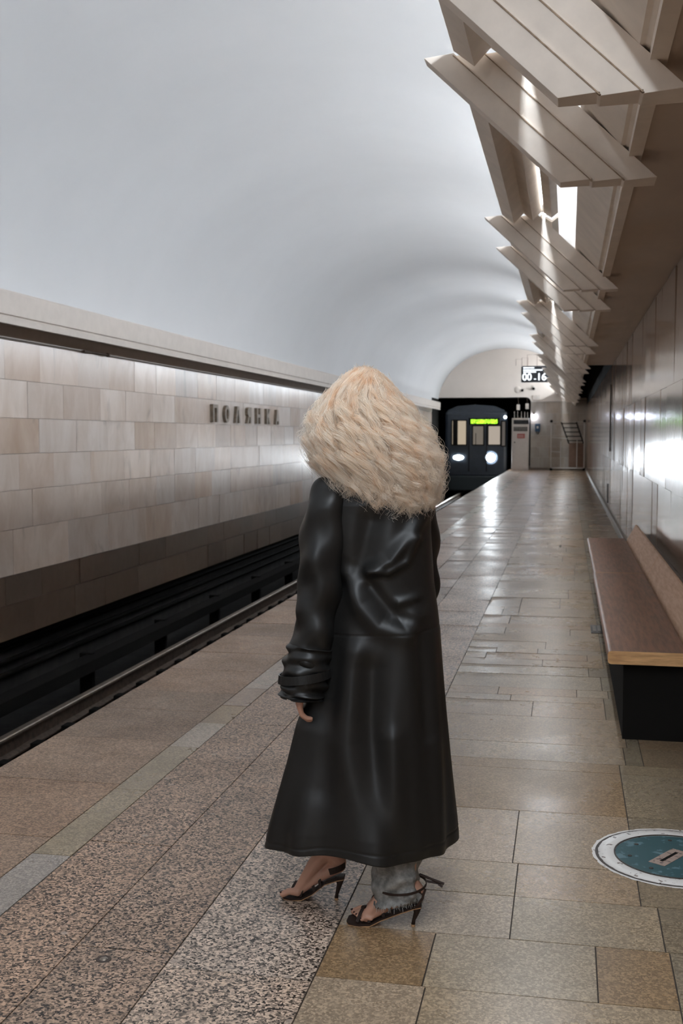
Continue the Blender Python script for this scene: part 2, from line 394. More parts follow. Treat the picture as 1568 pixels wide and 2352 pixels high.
# right side: soffit, rib, slanted panel, wall
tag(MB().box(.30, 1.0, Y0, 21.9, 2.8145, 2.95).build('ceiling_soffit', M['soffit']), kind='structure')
tag(MB().extrude([(.04, 3.055), (.062, 3.06), (.24, 2.868), (.266, 2.858), (.266, 2.83), (.245, 2.845), (.226, 2.845)], Y0, YE).box(.262, .322, Y0, YE, 2.792, 2.86).build('trim_2', M['fin']), kind='structure')
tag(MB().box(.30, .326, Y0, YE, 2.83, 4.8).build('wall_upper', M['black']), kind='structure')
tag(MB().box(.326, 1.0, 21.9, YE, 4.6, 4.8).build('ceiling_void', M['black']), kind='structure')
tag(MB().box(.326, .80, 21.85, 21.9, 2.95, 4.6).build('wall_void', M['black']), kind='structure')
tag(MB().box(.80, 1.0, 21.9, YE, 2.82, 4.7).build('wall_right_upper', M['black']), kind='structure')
tag(MB().box(.815, 1.0, Y0, YE, -.1, 2.82).build('wall_right', M['skirt']), kind='structure')
def rw(y0, y1, z0, z1, c): return ((.80, y0, z0), (0, y1 - y0, 0), (0, 0, z1 - z0), (-1, 0, 0), c)
q = []
for (a, b) in ((.10, 1.06), (1.06, 1.90), (1.90, 2.80)):
    y = Y0
    while y < YE:
        wd = random.uniform(.62, .70)
        y1 = min(y + wd, YE)
        if y < 21.9 < y1: y1 = 21.9
        if y1 - y > .1:
            q.append(rw(y + (.03 if abs(y - 21.9) < .01 else 0), y1, a, b, jit((.31, .215, .155), .07)))
        y = y1
tile_field('wall_right', q, M['m_right'], tilt=.0011, gap=.0010)
tag(MB().extrude([(.80, .0), (.80, .105), (.765, .10), (.755, .09), (.755, 0)], Y0, YE).build('baseboard_right', M['skirt']), kind='structure')
tag(MB().box(.775, .795, 21.9, 21.935, 1.2, 2.45).build('trim_3', M['black']), kind='structure')
tag(MB().box(.785, .797, 23.0, 23.12, .16, .54).build('trim_4', M['black']), kind='structure')

# end wall with the running-tunnel mouth
PX, PT, PR = -1.58, 3.155, .22
def portal_top(x):
    if x <= PX - PR: return PT
    d = x - (PX - PR); return PT - PR + math.sqrt(max(0, PR * PR - d * d))
xs = list(np.linspace(-5.62, PX - PR, 26)) + [PX - PR + PR * math.sin(a) for a in np.linspace(.15, PI / 2, 9)]
v, f = [], []
for x in xs:
    zt = max(archz(x), portal_top(x) + .01); zb = portal_top(x)
    v += [(x, YE, zt), (x, YE, zb), (x, YE + .5, zb)]
for i in range(len(xs) - 1):
    k = 3 * i; f += [(k, k + 1, k + 4, k + 3), (k + 1, k + 2, k + 5, k + 4)]
k = len(v); zc = PT - PR
v += [(PX, YE, zc), (PX, YE, 0), (PX, YE + .5, zc), (PX, YE + .5, 0)]; f += [(k, k + 1, k + 3, k + 2)]
xr = list(np.linspace(PX, .37, 16)) + [.371, .80]
k = len(v)
for x in xr:
    zt = archz(x) if x < .37 else (2.76 if x == .37 else 3.1)
    v += [(x, YE, max(zt, 3.1)), (x, YE, 2.97)]
for i in range(len(xr) - 1): f.append((k + 2 * i, k + 2 * i + 1, k + 2 * i + 3, k + 2 * i + 2))
tag(link('wall_end', mesh('wall_end', v, f), M['lunette']), kind='structure')
tag(MB().box(.37, .8, YE - .01, YE + .2, 3.1, 4.7).build('wall_end_void', M['black']), kind='structure')
q = []
for i, (a, b) in enumerate(((.10, .55), (.55, 1.0), (1.0, 1.5), (1.5, 1.95), (1.95, 2.45), (2.45, 2.95))):
    x = PX + .005
    while x < .8:
        wd = random.uniform(.35, .7); q.append(((x, YE, a), (min(wd, .8 - x), 0, 0), (0, 0, b - a), (0, -1, 0), jit((.40, .35, .30), .07))); x += wd
tile_field('wall_end', q, M['m_left'], tilt=.0008)
tag(MB().box(PX, .8, YE + .01, YE + .3, 0, 2.98).box(PX + .0, .8, YE - .03, YE + .01, 2.955, 2.985).build('wall_end_core', M['cornice']), kind='structure')
tag(MB().box(PX, .76, YE - .04, YE, 0, .10).build('baseboard_end', M['skirt']), kind='structure')
# tunnel beyond
tb = MB()
tb.box(-6.4, -6.2, 47.5, 78, -1.6, 4.2).box(-1.2, -1.0, YE + .3, 78, -1.6, 4.2).box(-6.4, -1.0, 78, 78.2, -1.6, 4.2).box(-6.4, -1.0, YE + .5, 78, 3.9, 4.2)
tag(tb.build('wall_tunnel', M['darkc']), kind='structure')
tag(MB().box(-6.4, -5.6, 47.5, YE, -1.6, 3.3).build('wall_recess', M['black']), kind='structure')

# ------------------------------------------------------------------ light troughs, tubes and fins
FINS = [4.20, 5.58, 9.65, 11.2, 15.65, 17.15, 20.9, 22.5, 26.1, 27.8, 31.3, 33.0, 36.6, 38.3, 42.0]
ORD = ['first', 'second', 'third', 'fourth', 'fifth', 'sixth', 'seventh', 'eighth', 'ninth', 'tenth', 'eleventh', 'twelfth', 'thirteenth', 'fourteenth', 'fifteenth', 'sixteenth', 'seventeenth', 'eighteenth', 'nineteenth', 'twentieth', 'last']
def plank(k, y0, parent):
    xb0 = -.050 + .147 * k; xb1 = xb0 + .147
    yl = -.020 * k; yr = yl - .034
    zb = 2.70 - .006 * k
    sx, sz = -.656, .620
    fr = [(xb0, yl, zb), (xb1, yr, zb + .004), (xb1 + sx, yr, zb + .004 + sz), (xb0 + sx, yl, zb + sz)]
    bk = [(x, .115, z) for x, _, z in fr]
    m = MB().add([(x, y + y0, z) for x, y, z in fr + bk], [(0, 1, 2, 3), (7, 6, 5, 4), (0, 4, 5, 1), (1, 5, 6, 2), (2, 6, 7, 3), (3, 7, 4, 0)])
    o = m.build('plank', M['fin'], parent, bevel=.002)
    if k:   # dirt gathered along the lapped joint
        c = (-.050 + .147 * k); j = MB(); P = [(c - .0045, yl - .0155, zb + .001), (c + .002, yl - .0165, zb + .001), (c + .002 + sx, yl - .0165, zb + sz - .001), (c - .0045 + sx, yl - .0155, zb + sz - .001)]
        j.add([(x, y + y0, z) for x, y, z in P] + [(x, y + y0 + .018, z) for x, y, z in P], [(0, 1, 2, 3), (7, 6, 5, 4), (0, 4, 5, 1), (1, 5, 6, 2), (2, 6, 7, 3), (3, 7, 4, 0)])
        j.build('joint_dirt', M['dirt'], o)
    return o
for i, y0 in enumerate(FINS):
    lab = ('big cream stepped fin nearest the camera, cut off by the top edge' if i == 0 else
           'cream stepped fin, second from the camera, its left tip free against the vault' if i == 1 else
           'cream stepped fin, %s from the camera in the row above the platform' % ORD[i])
    e = empty('louvre_fin', (.1, y0, 2.7), lab, 'louvre fin', 'stepped cream fins crossing the light troughs')
    for k in range(3): plank(k, y0, e)
    # fixing bolt plate into the soffit
vprofs = [[(-.557, 3.345), (-.554, 3.318), (-.455, 3.241), (-.374, 3.326), (-.378, 3.338), (-.455, 3.262), (-.540, 3.325), (-.549, 3.345)],
          [(-.380, 3.322), (-.304, 3.262), (-.226, 3.340), (-.232, 3.350), (-.304, 3.280), (-.374, 3.336)],
          [(-.214, 3.318), (-.152, 3.280), (-.100, 3.318), (-.104, 3.330), (-.152, 3.297), (-.208, 3.330)]]
vstops = [[(-.551, 3.36), (-.551, 3.322), (-.455, 3.25), (-.380, 3.33), (-.380, 3.38)], [(-.374, 3.38), (-.374, 3.33), (-.304, 3.271), (-.234, 3.338), (-.262, 3.38)], [(-.206, 3.38), (-.208, 3.322), (-.152, 3.288), (-.106, 3.322), (-.12, 3.36)]]
edges = [Y0] + FINS + [YE]
nb = 0
for a, b in zip(edges, edges[1:]):
    a2 = a + (.12 if a != Y0 else 0); lab = ('cream trough of V-shaped boards passing overhead into the first fin' if a == Y0 else 'cream light trough of V-shaped boards between the %s and %s fins' % (ORD[nb - 1], ORD[nb]) if nb < len(FINS) else 'cream light trough of V-shaped boards beyond the last fin')
    e = empty('light_trough', (-.3, a2, 3.3), lab, 'light trough', 'V-board light troughs along the vault')
    for pr, cp in (zip(vprofs, vstops) if b > 4.3 else zip(vprofs[:1], vstops[:1])):   # inner boards left off over the near end, letting lamp light onto the woman
        bd = MB().extrude(pr, a2, b - (.080 if b < 45 else .0)).build('board', M['fin'], e)
        if b < 45: MB().extrude(cp, b - .088, b - .081).build('light_stop', M['fin'], bd)  # unseen plate added to stop lamp light leaking past the trough end
    nb += 1
M['tube'] = emis('fluorescent tube', TUBE_COLOR, TUBE_POWER)
bays = [(-19.7, -16.2), (-15.9, -12.2), (-11.9, -8.2), (-7.9, -4.2), (-4.0, -.2), (0, 4.0), (4.36, 5.45), (5.75, 9.5), (9.8, 11.1), (11.4, 15.5), (15.8, 17.0), (17.4, 20.7), (21.2, 22.4), (22.8, 24.2),
        (26.3, 27.6), (28.0, 31.1), (33.2, 36.4), (38.5, 41.8), (42.3, 49.5)]
for i, (a, b) in enumerate(bays):
    e = empty('fluorescent_lamp', (-.235, a, 3.43), 'white fluorescent tube line above the cream troughs, %s one counted from behind the camera' % ORD[i], 'lamp', 'fluorescent tubes in the troughs')
    MB().tube([(-.235, a + .06, 3.475), (-.235, b - .06, 3.475)], .017, 10).build('tube', M['tube'], e, smooth=True)
    la = bpy.data.lights.new('tube_light', 'AREA'); la.shape = 'RECTANGLE'; la.size = .07; la.size_y = b - a - .12; la.energy = TUBE_WATTS * (b - a); la.color = TUBE_COLOR
    lo = bpy.data.objects.new('tube_light', la); COL.objects.link(lo); lo.parent = e; lo.location = (0, (b - a) / 2, .067); lo.rotation_euler = (0, math.radians(180 - 66), 0)
    lb = bpy.data.lights.new('tube_light', 'AREA'); lb.shape = 'RECTANGLE'; lb.size = .03; lb.size_y = (b - a - .12) if b != 4.0 else 2.8; lb.energy = (TUBE_DOWN if a > 1 else TUBE_OPEN) * (lb.size_y + .1); lb.color = TUBE_COLOR
    lo = bpy.data.objects.new('tube_light', lb); COL.objects.link(lo); lo.parent = e; lo.location = (.004, (b - a) / 2 if b != 4.0 else 1.45, .025); lo.rotation_euler = (0, math.radians(-25 if a > 1 else 6), 0)
    MB().box(-.26, -.21, a, a + .05, 3.37, 3.50).build('lamp_holder', M['white'], e); MB().box(-.26, -.21, b - .05, b, 3.37, 3.50).build('lamp_holder', M['white'], e)

# ------------------------------------------------------------------ track
for (x, lab) in ((-4.65, 'far running rail with worn shiny top in the dark track bed'), (-3.13, 'near running rail hidden low beside the platform edge')):
    pr = [(-.065, -1.235), (.065, -1.235), (.065, -1.222), (.012, -1.20), (.010, -1.095), (.036, -1.085), (.036, -1.058), (.030, -1.05), (-.030, -1.05), (-.036, -1.058), (-.036, -1.085), (-.010, -1.095), (-.012, -1.20), (-.065, -1.222)]
    r = MB().extrude([(x + a, z) for a, z in pr], Y0, 75).build('rail', M['rust']); MB().extrude([(x + .037, -1.074), (x + .037, -1.057), (x + .030, -1.049), (x - .030, -1.049), (x - .037, -1.057), (x - .037, -1.074)], Y0, 75).build('rail_head', M['steel'], r); tag(r, lab, 'rail', 'running rails')
sl = None
M['sleeper'] = mat('sleeper concrete', (.20, .14, .105), .8, noise=.4, nscale=9)
y = 6.0
while y < 49:
    if sl is None:
        sl = empty('sleeper', (0, 0, 0), 'short brown sleeper block under the far rail with dark clamps', 'sleeper', 'sleeper blocks along the track')
        MB().box(-4.98, -4.12, -.20, .20, -1.50, -1.26, b=.02).build('block', M['sleeper'], sl)
        MB().box(-4.58, -4.49, -.07, .07, -1.26, -1.19, b=.01).build('clamp', M['black'], sl); MB().box(-4.81, -4.72, -.07, .07, -1.26, -1.19, b=.01).build('clamp', M['black'], sl)
        s = sl
    else:
        s = sl.copy(); COL.objects.link(s)
        for ch in sl.children:
            c = ch.copy(); c.parent = s; COL.objects.link(c)
    s.location = (0, y, 0); y += .62
e = empty('contact_rail', (-5.3, 0, -1.3), 'covered contact rail running along the foot of the track wall', 'contact rail')
MB().extrude([(-5.36, -1.0), (-5.36, -1.13), (-5.34, -1.13), (-5.34, -1.02), (-5.17, -1.02), (-5.17, -1.13), (-5.15, -1.13), (-5.15, -1.0)], Y0, 48).build('cover', M['black'], e)
MB().box(-5.28, -5.22, Y0, 48, -1.15, -1.05).build('conductor', M['steel'], e)
b = MB()
for k in range(20): b.box(-5.45, -5.3, 2.4 * k, 2.4 * k + .08, -1.5, -.99)
b.build('bracket', M['black'], e)
for (z, nm) in ((-.78, 'upper'), (-.92, 'middle'), (-1.06, 'lower')):
    tag(MB().tube([(-5.88, Y0, z), (-5.88, 47, z)], .03, 8).build('cable', M['black'], smooth=True), '%s black cable on the wall recess behind the track' % nm, 'cable', 'track wall cables')

# thin line along the top of the marble with its fastener
e = empty('tension_wire', (-5.58, 12, 2.48), 'thin dark wire stretched along the top of the track wall marble', 'wire')
MB().tube([(-5.575, Y0, 2.478), (-5.575, 13.1, 2.480), (-5.575, 47, 2.478)], .006, 6).build('wire', M['rust'], e)
b = MB(); b.lathe([(0, -.02), (.024, -.02), (.024, .02), (0, .02)], (-5.56, 13.2, 2.485), 14, axis='Y').tube([(-5.57, 12.55, 2.478), (-5.56, 12.85, 2.488), (-5.56, 13.2, 2.486)], .011, 8).box(-5.59, -5.55, 12.5, 12.6, 2.47, 2.495)
b.build('turnbuckle', M['rust'], e)

# station name letters, each a bronze block on the track wall
def glyph(ch):
    """outlines in a unit cell: y to the right (0..1), z up (0..1)"""
    s = .27
    if ch == 'П': return [[(0, 0), (s, 0), (s, .80), (1 - s, .80), (1 - s, 0), (1, 0), (1, 1), (0, 1)]]
    if ch == 'О':
        o = [(.5 + .5 * math.cos(a), .5 + .5 * math.sin(a)) for a in np.linspace(0, 2 * PI, 33)[:-1]]
        return [('ring', o, [(.5 + (p - .5) * .46, .5 + (q - .5) * .60) for p, q in o])]
    if ch == 'Л': return [[(0, 0), (s, 0), (.46, .78), (.56, .78), (1 - s, 0), (1, 0), (.74, 1), (.30, 1)]]
    if ch == 'Я': return [[(1, 0), (1, 1), (.42, 1), (.16, .93), (.05, .75), (.10, .55), (.30, .44), (0, 0), (s, 0), (.52, .40), (1 - s, .40), (1 - s, 0)], ]
    if ch == 'Н': return [[(0, 0), (s, 0), (s, .40), (1 - s, .40), (1 - s, 0), (1, 0), (1, 1), (1 - s, 1), (1 - s, .60), (s, .60), (s, 1), (0, 1)]]
    if ch == 'К': return [[(0, 0), (s, 0), (s, .40), (.36, .46), (.68, 0), (1, 0), (.58, .56), (.98, 1), (.66, 1), (s, .60), (s, 1), (0, 1)]]
    if ch == 'А': return [[(0, 0), (s, 0), (.34, .22), (.66, .22), (1 - s, 0), (1, 0), (.68, 1), (.32, 1)]]
WORD = 'ПОЛЯНКА'
LY = [17.38, 18.03, 18.65, 19.36, 20.0, 20.69, 21.36]
names = ['first', 'second', 'third', 'fourth', 'fifth', 'sixth', 'last']
for ch, y0, nm in zip(WORD, LY, names):
    wd, hh, z0, d0, d1 = .27, .285, 1.712, -5.60, -5.548
    b = MB()
    for g in glyph(ch):
        if g[0] == 'ring':
            o, i2 = g[1], g[2]; n = len(o)
            v = [(d1, y0 + p * wd, z0 + q * hh) for p, q in o] + [(d1, y0 + p * wd, z0 + q * hh) for p, q in i2]
            v += [(d0, b_, c_) for _, b_, c_ in v]
            f = []
            for k in range(n):
                k2 = (k + 1) % n; f += [(k, k2, n + k2, n + k), (k, 2 * n + k, 2 * n + k2, k2), (n + k, n + k2, 3 * n + k2, 3 * n + k)]
            b.add(v, f)
        else:
            n = len(g)
            v = [(d1, y0 + p * wd, z0 + q * hh) for p, q in g] + [(d0, y0 + p * wd, z0 + q * hh) for p, q in g]
            b.add(v, [tuple(range(n)), tuple(range(2 * n - 1, n - 1, -1))] + [(k, n + k, n + (k + 1) % n, (k + 1) % n) for k in range(n)])
    o = b.build('letter', M['bronze'])
    tag(o, 'raised bronze letter %s, %s of the station name on the marble wall' % (ch, nm), 'letter', 'raised letters of the station name')

# ------------------------------------------------------------------ bench
e = empty('bench', (.4, 8.7, 0), 'long wooden bench with low sloping back along the glossy wall', 'bench')
def rounded(x0, x1, z0, z1, r):
    p = []
    for (cx, cz, a0) in ((x1 - r, z1 - r, 0), (x0 + r, z1 - r, 90), (x0 + r, z0 + r, 180), (x1 - r, z0 + r, 270)):
        for k in range(5): a = math.radians(a0 + 22.5 * k); p.append((cx + r * math.cos(a), cz + r * math.sin(a)))
    return p
def board(name, prof, y0, y1, parent):
    b = MB(); n = len(prof)
    b.extrude(prof, y0, y1)
    b.mi[-1] = 0; b.mi[-2] = 1; b.mi[-1] = 1
    return b.build(name, [M['woodback'] if name == 'backrest' else M['wood'], M['woodend']], parent)
for (a, b_, dx) in ((5.62, 8.86, 0), (8.872, 11.87, .006)):
    board('seat', rounded(.207 + dx, .592, .385, .45, .017), a, b_, e)
    pr = [(.600, .420), (.622, .405), (.722, .575), (.705, .592), (.692, .590)]
    board('backrest', pr, a, b_, e)
MB().box(.285, .755, 5.68, 11.75, 0, .384).build('plinth', M['black'], e)
b = MB()
for y in (6.2, 7.7, 9.2, 10.7, 11.5): b.add([(.30, y, .384), (.44, y, .384), (.44, y, .20), (.30, y + .04, .384), (.44, y + .04, .384), (.44, y + .04, .20)], [(0, 1, 2), (5, 4, 3), (0, 3, 4, 1), (1, 4, 5, 2), (2, 5, 3, 0)])
b.build('bracket', M['black'], e)
tag(MB().box(.70, .80, 5.62, 11.87, .46, .50).build('baseboard_bench', M['skirt']), kind='structure')

# floor fittings
e = empty('floor_socket', (.235, 8.9, 0), 'small dark metal socket plate let into the floor before the bench', 'floor plate')
MB().box(.195, .285, 8.72, 9.08, -.006, .006, b=.002).build('plate', M['brownp'], e)
MB().box(.21, .235, 8.78, 9.02, .006, .010).box(.247, .27, 8.78, 9.02, .006, .010).build('lid', M['steel'], e)
# manhole
MC = (.396, 4.10)
e = empty('manhole_cover', (*MC, 0), 'round chipped teal manhole cover in a worn white ring', 'manhole cover')
def dented(prof, c, amp, sc, seg=160):
    b = MB().lathe(prof, c, seg)
    out = []
    for (x, y, z) in b.v:
        dx, dy = x - c[0], y - c[1]; r = math.hypot(dx, dy); a = math.atan2(dy, dx)
        k = 1 + amp * (math.sin(a * 23 + 1) * .4 + math.sin(a * 41 + 2) * .3 + math.sin(a * 67) * .3) / max(r, .01)
        out.append((c[0] + dx * k, c[1] + dy * k, z))
    b.v = out; return b
c3 = (MC[0], MC[1], 0)
dented([(.272, .0008), (.290, .0008)], c3, .004, 1).build('outer_paint', M['ringw'], e)
MB().lathe([(.20, .001), (.279, .001)], c3, 96).build('frame', M['brownp'], e)
dented([(.205, .0014), (.222, .0035), (.236, .0035), (.268, .003), (.268, .001)], c3, .002, 1).build('ring', M['ringw'], e, smooth=True)
MB().lathe([(0, .0026), (.205, .0026), (.2085, .0016)], c3, 96).build('lid', M['teal'], e)
MB().lathe([(.2085, .003), (.2085, .0055), (.213, .0055), (.213, .003)], c3, 96).build('rim', M['brownp'], e)
def rotbox(b, cx, cy, L_, W_, z0, z1, ang):
    ca, sa = math.cos(ang), math.sin(ang)
    P = [(cx + ca * a - sa * d, cy + sa * a + ca * d) for a, d in ((-L_ / 2, -W_ / 2), (L_ / 2, -W_ / 2), (L_ / 2, W_ / 2), (-L_ / 2, W_ / 2))]
    return b.add([(x, y, z0) for x, y in P] + [(x, y, z1) for x, y in P], [(0, 1, 2, 3), (7, 6, 5, 4), (0, 4, 5, 1), (1, 5, 6, 2), (2, 6, 7, 3), (3, 7, 4, 0)])
M['pinkm'] = chipped('bare pinkish metal', (.36, .26, .21), (.12, .08, .07), .42, 45)
rotbox(MB(), .372, 4.085, .175, .062, .0026, .0040, 1.0).build('handle_plate', M['pinkm'], e)
rotbox(MB(), .374, 4.088, .115, .012, .0040, .0046, 1.0).build('handle_slot', M['black'], e)
b = MB()
for a in (.5, 1.6, 2.5, 3.3, 4.1, 5.0): b.lathe([(0, .0045), (.007, .0045), (.008, .0026)], (MC[0] + .16 * math.cos(a), MC[1] + .16 * math.sin(a), 0), 12)
b.build('bolt', M['brownp'], e)
e = tag(MB().lathe([(0, .0015), (.021, .0015), (.023, .0)], (-1.285, 2.96, 0), 24).build('floor_stud', M['brownp']), 'small round metal stud set in the dark granite paving', 'floor stud')
MB().lathe([(0, .005), (.009, .0045), (.012, .0015)], (-1.285, 2.96, 0), 20).build('stud_head', M['steel'], e, smooth=True)

# ------------------------------------------------------------------ end of the platform
def text(name, s, size, loc, m, parent, ext=.002, align='LEFT', sx=1.0):
    cu = bpy.data.curves.new(name, 'FONT'); cu.body = s; cu.size = size; cu.extrude = ext; cu.align_x = align; cu.offset = size * .012
    o = bpy.data.objects.new(name, cu); COL.objects.link(o)
    me = bpy.data.meshes.new_from_object(o.evaluated_get(bpy.context.evaluated_depsgraph_get()))
    bpy.data.objects.remove(o)
    me.transform(Matrix.Translation(loc) @ Matrix.Rotation(PI / 2, 4, 'X') @ Matrix.Diagonal((sx, 1, 1, 1)))
    return link(name, me, m, parent)
# interval display
e = empty('interval_display', (-1.25, 47, 3.6), 'black hanging display with large white digits beside the far fins', 'display')
MB().box(-1.89, -.62, 46.95, 47.1, 3.655, 4.32, b=.05).build('case', M['screen'], e)
M['led'] = emis('white led', (.85, .93, 1.0), 1.25)
text('digit', '00', .40, (-1.84, 46.94, 3.74), M['led'], e, sx=.95)
text('digit', '16', .40, (-1.27, 46.94, 3.74), M['led'], e)
MB().box(-1.37, -1.29, 46.935, 46.95, 3.77, 3.80).build('digit_mark', M['led'], e)
b = MB()
for (x0, x1, z) in ((-1.80, -1.38, 4.22), (-1.80, -1.08, 4.13), (-1.80, -1.30, 4.05)):
    x = x0
    while x < x1: wq = random.uniform(.03, .06); b.box(x, x + wq, 46.935, 46.95, z, z + .045); x += wq + .012
b.build('text_line', M['led'], e)
M['pipe'] = mat('pipe paint', (.34, .27, .23), .5)
b = MB()
for (x0, x1, z) in ((-2.10, -1.86, 4.60), (-1.86, -1.62, 4.66), (-1.64, -1.25, 4.78)): b.tube([(x0, 47.03, 4.33), (x0, 47.03, z), (x1, 47.03, z), (x1, 47.03, 4.33)], .018, 8)
b.build('hanger', M['pipe'], e)
# small fittings on the lunette
e = empty('loudspeaker', (-2.13, YE, 3.47), 'round pale loudspeaker with dark horn above the tunnel mouth', 'loudspeaker')
MB().lathe([(0, -.06), (.11, -.06), (.14, -.03), (.14, .0)], (-2.13, YE, 3.48), 28, axis='Y').build('body', M['lunette'], e, smooth=True)
MB().tube([(-1.95, YE, 3.46), (-1.95, YE - .14, 3.44)], .055, 12).build('horn', M['black'], e)
e = empty('security_camera', (-1.46, YE, 3.5), 'small dark security camera on the wall under the display', 'camera')
MB().tube([(-1.47, YE - .02, 3.53), (-1.47, YE - .22, 3.50)], .055, 12).build('camera_body', M['black'], e)
MB().box(-1.50, -1.44, YE - .06, YE, 3.52, 3.66, b=.01).build('mount', M['white'], e)
e = empty('junction_box', (-1.34, YE, 3.1), 'pale junction box with a round dial above the marble', 'junction box')
MB().box(-1.49, -1.19, YE - .08, YE, 3.03, 3.24, b=.01).build('box_body', M['cornice'], e)
MB().lathe([(0, -.1), (.06, -.1), (.065, -.08)], (-1.29, YE, 3.135), 18, axis='Y').build('dial', M['white'], e)
e = empty('wall_lamp', (-1.45, YE, 2.3), 'small bright bluish lamp beside the tunnel mouth', 'lamp')
M['bulb'] = emis('cold lamp', (.72, .80, 1.0), 40)
MB().lathe([(0, -.12), (.05, -.115), (.075, -.08), (.07, -.03), (.0, -.02)], (-1.45, YE, 2.31), 20, axis='Y').build('bulb', M['bulb'], e, smooth=True)
MB().box(-1.50, -1.40, YE - .06, YE, 2.42, 2.47).tube([(-1.45, YE - .03, 2.30), (-1.45, YE - .03, 2.46)], .015, 8).build('holder', M['rust'], e)
e = empty('telephone_box', (-1.28, YE, 1.65), 'small blue telephone box on the end wall', 'telephone')
M['blue'] = mat('blue paint', (.03, .075, .14), .4)
MB().box(-1.39, -1.17, YE - .14, YE, 1.66, 2.0, b=.015).build('case', M['blue'], e)
MB().tube([(-1.33, YE - .12, 1.66), (-1.30, YE - .12, 1.57), (-1.24, YE - .12, 1.57), (-1.21, YE - .12, 1.66)], .012, 8).build('cord', M['black'], e)
MB().box(-1.32, -1.24, YE - .15, YE - .13, 1.80, 1.9).build('badge', M['white'], e)
# equipment cabinet
e = empty('equipment_cabinet', (-1.98, 49.3, 0), 'tall white equipment cabinet with vent slots at the tunnel mouth', 'cabinet')
MB().box(-2.35, -1.63, 49.3, 49.8, .0, 2.24, b=.012).build('body', M['white'], e)
MB().box(-2.28, -1.64, 49.27, 49.31, 1.99, 2.16).build('top_panel', M['screen'], e)
MB().box(-2.31, -1.665, 49.28, 49.305, .08, 1.96, b=.006).build('door', M['white'], e)
b = MB()
for k in range(9): b.box(-2.27 + .066 * k, -2.27 + .066 * k + .042, 49.268, 49.282, 1.68, 1.87)
b.build('vent', M['black'], e)
M['red'] = mat('red plate', (.42, .07, .05), .5)
s_ = MB().box(-2.12, -1.80, 49.262, 49.28, 1.38, 1.57, b=.002).build('warning_plate', M['red'], e)
b = MB()
for z in (1.42, 1.46, 1.50): 
    x = -2.09
    while x < -1.85: b.box(x, x + .03, 49.256, 49.262, z, z + .022); x += .042
b.build('plate_text', M['white'], s_)
MB().tube([(-2.23, 49.28, 1.20), (-2.23, 49.23, 1.20)], .03, 12).build('lock', M['black'], e)
b = MB()
for x in (-2.26, -2.12, -1.96, -1.82, -1.70): b.tube([(x, 49.5, 2.24), (x, 49.5, 2.52 + random.uniform(-.02, .06))], .014, 6)
b.build('conduit', M['white'], e)
for (x, z, lab) in ((-2.12, 2.72, 'left small grey switch box hanging in the dark tunnel mouth'), (-1.74, 2.76, 'right small grey switch box near the rounded corner of the tunnel mouth')):
    e = empty('switch_box', (x, 49.9, z), lab, 'switch box', 'switch boxes in the tunnel mouth')
    MB().box(x - .07, x + .07, 49.95, 50.05, z - .12, z + .12, b=.01).build('case', M['cornice'], e)
    MB().tube([(x, 50.0, z + .12), (x, 50.0, 3.15)], .010, 6).build('conduit', M['rust'], e)
# maintenance trolley with ladder
e = empty('ladder_trolley', (.05, 49.2, 0), 'tall wheeled steel maintenance trolley with slanted ladder by end wall', 'trolley')
XL, XR = -.68, .70
b = MB()
b.tube([(XL, 49.2, .08), (XL, 49.2, 2.07), (XR, 49.2, 2.07), (XR, 49.2, .08)], .024, 8)
b.tube([(XL, 49.7, .08), (XL, 49.7, 2.07)], .016, 8).tube([(XR, 49.7, .08), (XR, 49.7, 2.07)], .016, 8)
b.tube([(XL, 49.2, .10), (XR, 49.2, .10)], .022, 8).tube([(XL, 49.7, .10), (XR, 49.7, .10)], .022, 8)
b.tube([(-.28, 49.2, .1), (-.28, 49.2, 1.25)], .014, 8).tube([(.40, 49.2, .1), (.40, 49.2, 1.3)], .016, 8)
b.tube([(XL, 49.2, 1.42), (.0, 49.2, 1.36)], .014, 8).tube([(XL, 49.2, .82), (-.28, 49.2, .79)], .014, 8)
for x in (XL, XR): b.tube([(x, 49.2, .10), (x, 49.7, .10)], .018, 8).tube([(x, 49.2, 2.07), (x, 49.7, 2.07)], .016, 8)
M['pipelt'] = mat('grey tube steel', (.50, .46, .42), .5)
b.build('frame', M['pipelt'], e)
l = MB(); A = [(-.27, 49.15, 2.06), (.06, 49.3, 1.15)]; B = [(.36, 49.15, 2.06), (.67, 49.3, 1.15)]
l.tube(A, .028, 8).tube(B, .028, 8)
l.build('ladder', M['black'], e); lad = e.children[-1]
for k in range(5):
    t = (k + .3) / 5; P = [a + (b2 - a) * t for a, b2 in zip(A[0], A[1])]; Q = [a + (b2 - a) * t for a, b2 in zip(B[0], B[1])]
    MB().tube([P, Q], .02, 8).build('rung', M['black'], lad)
MB().box(.06, .68, 49.35, 49.40, .15, 1.18, b=.01).build('panel', mat('brown board', (.17, .095, .06), .6, noise=.2), e)
for x in (XL, XR):
    for z in (.05, 2.1): MB().lathe([(0, -.03), (.06, -.03), (.065, 0), (.06, .03), (0, .03)], (x, 49.2, z), 16, axis='Y').build('wheel' if z < 1 else 'bumper', M['black'], e)

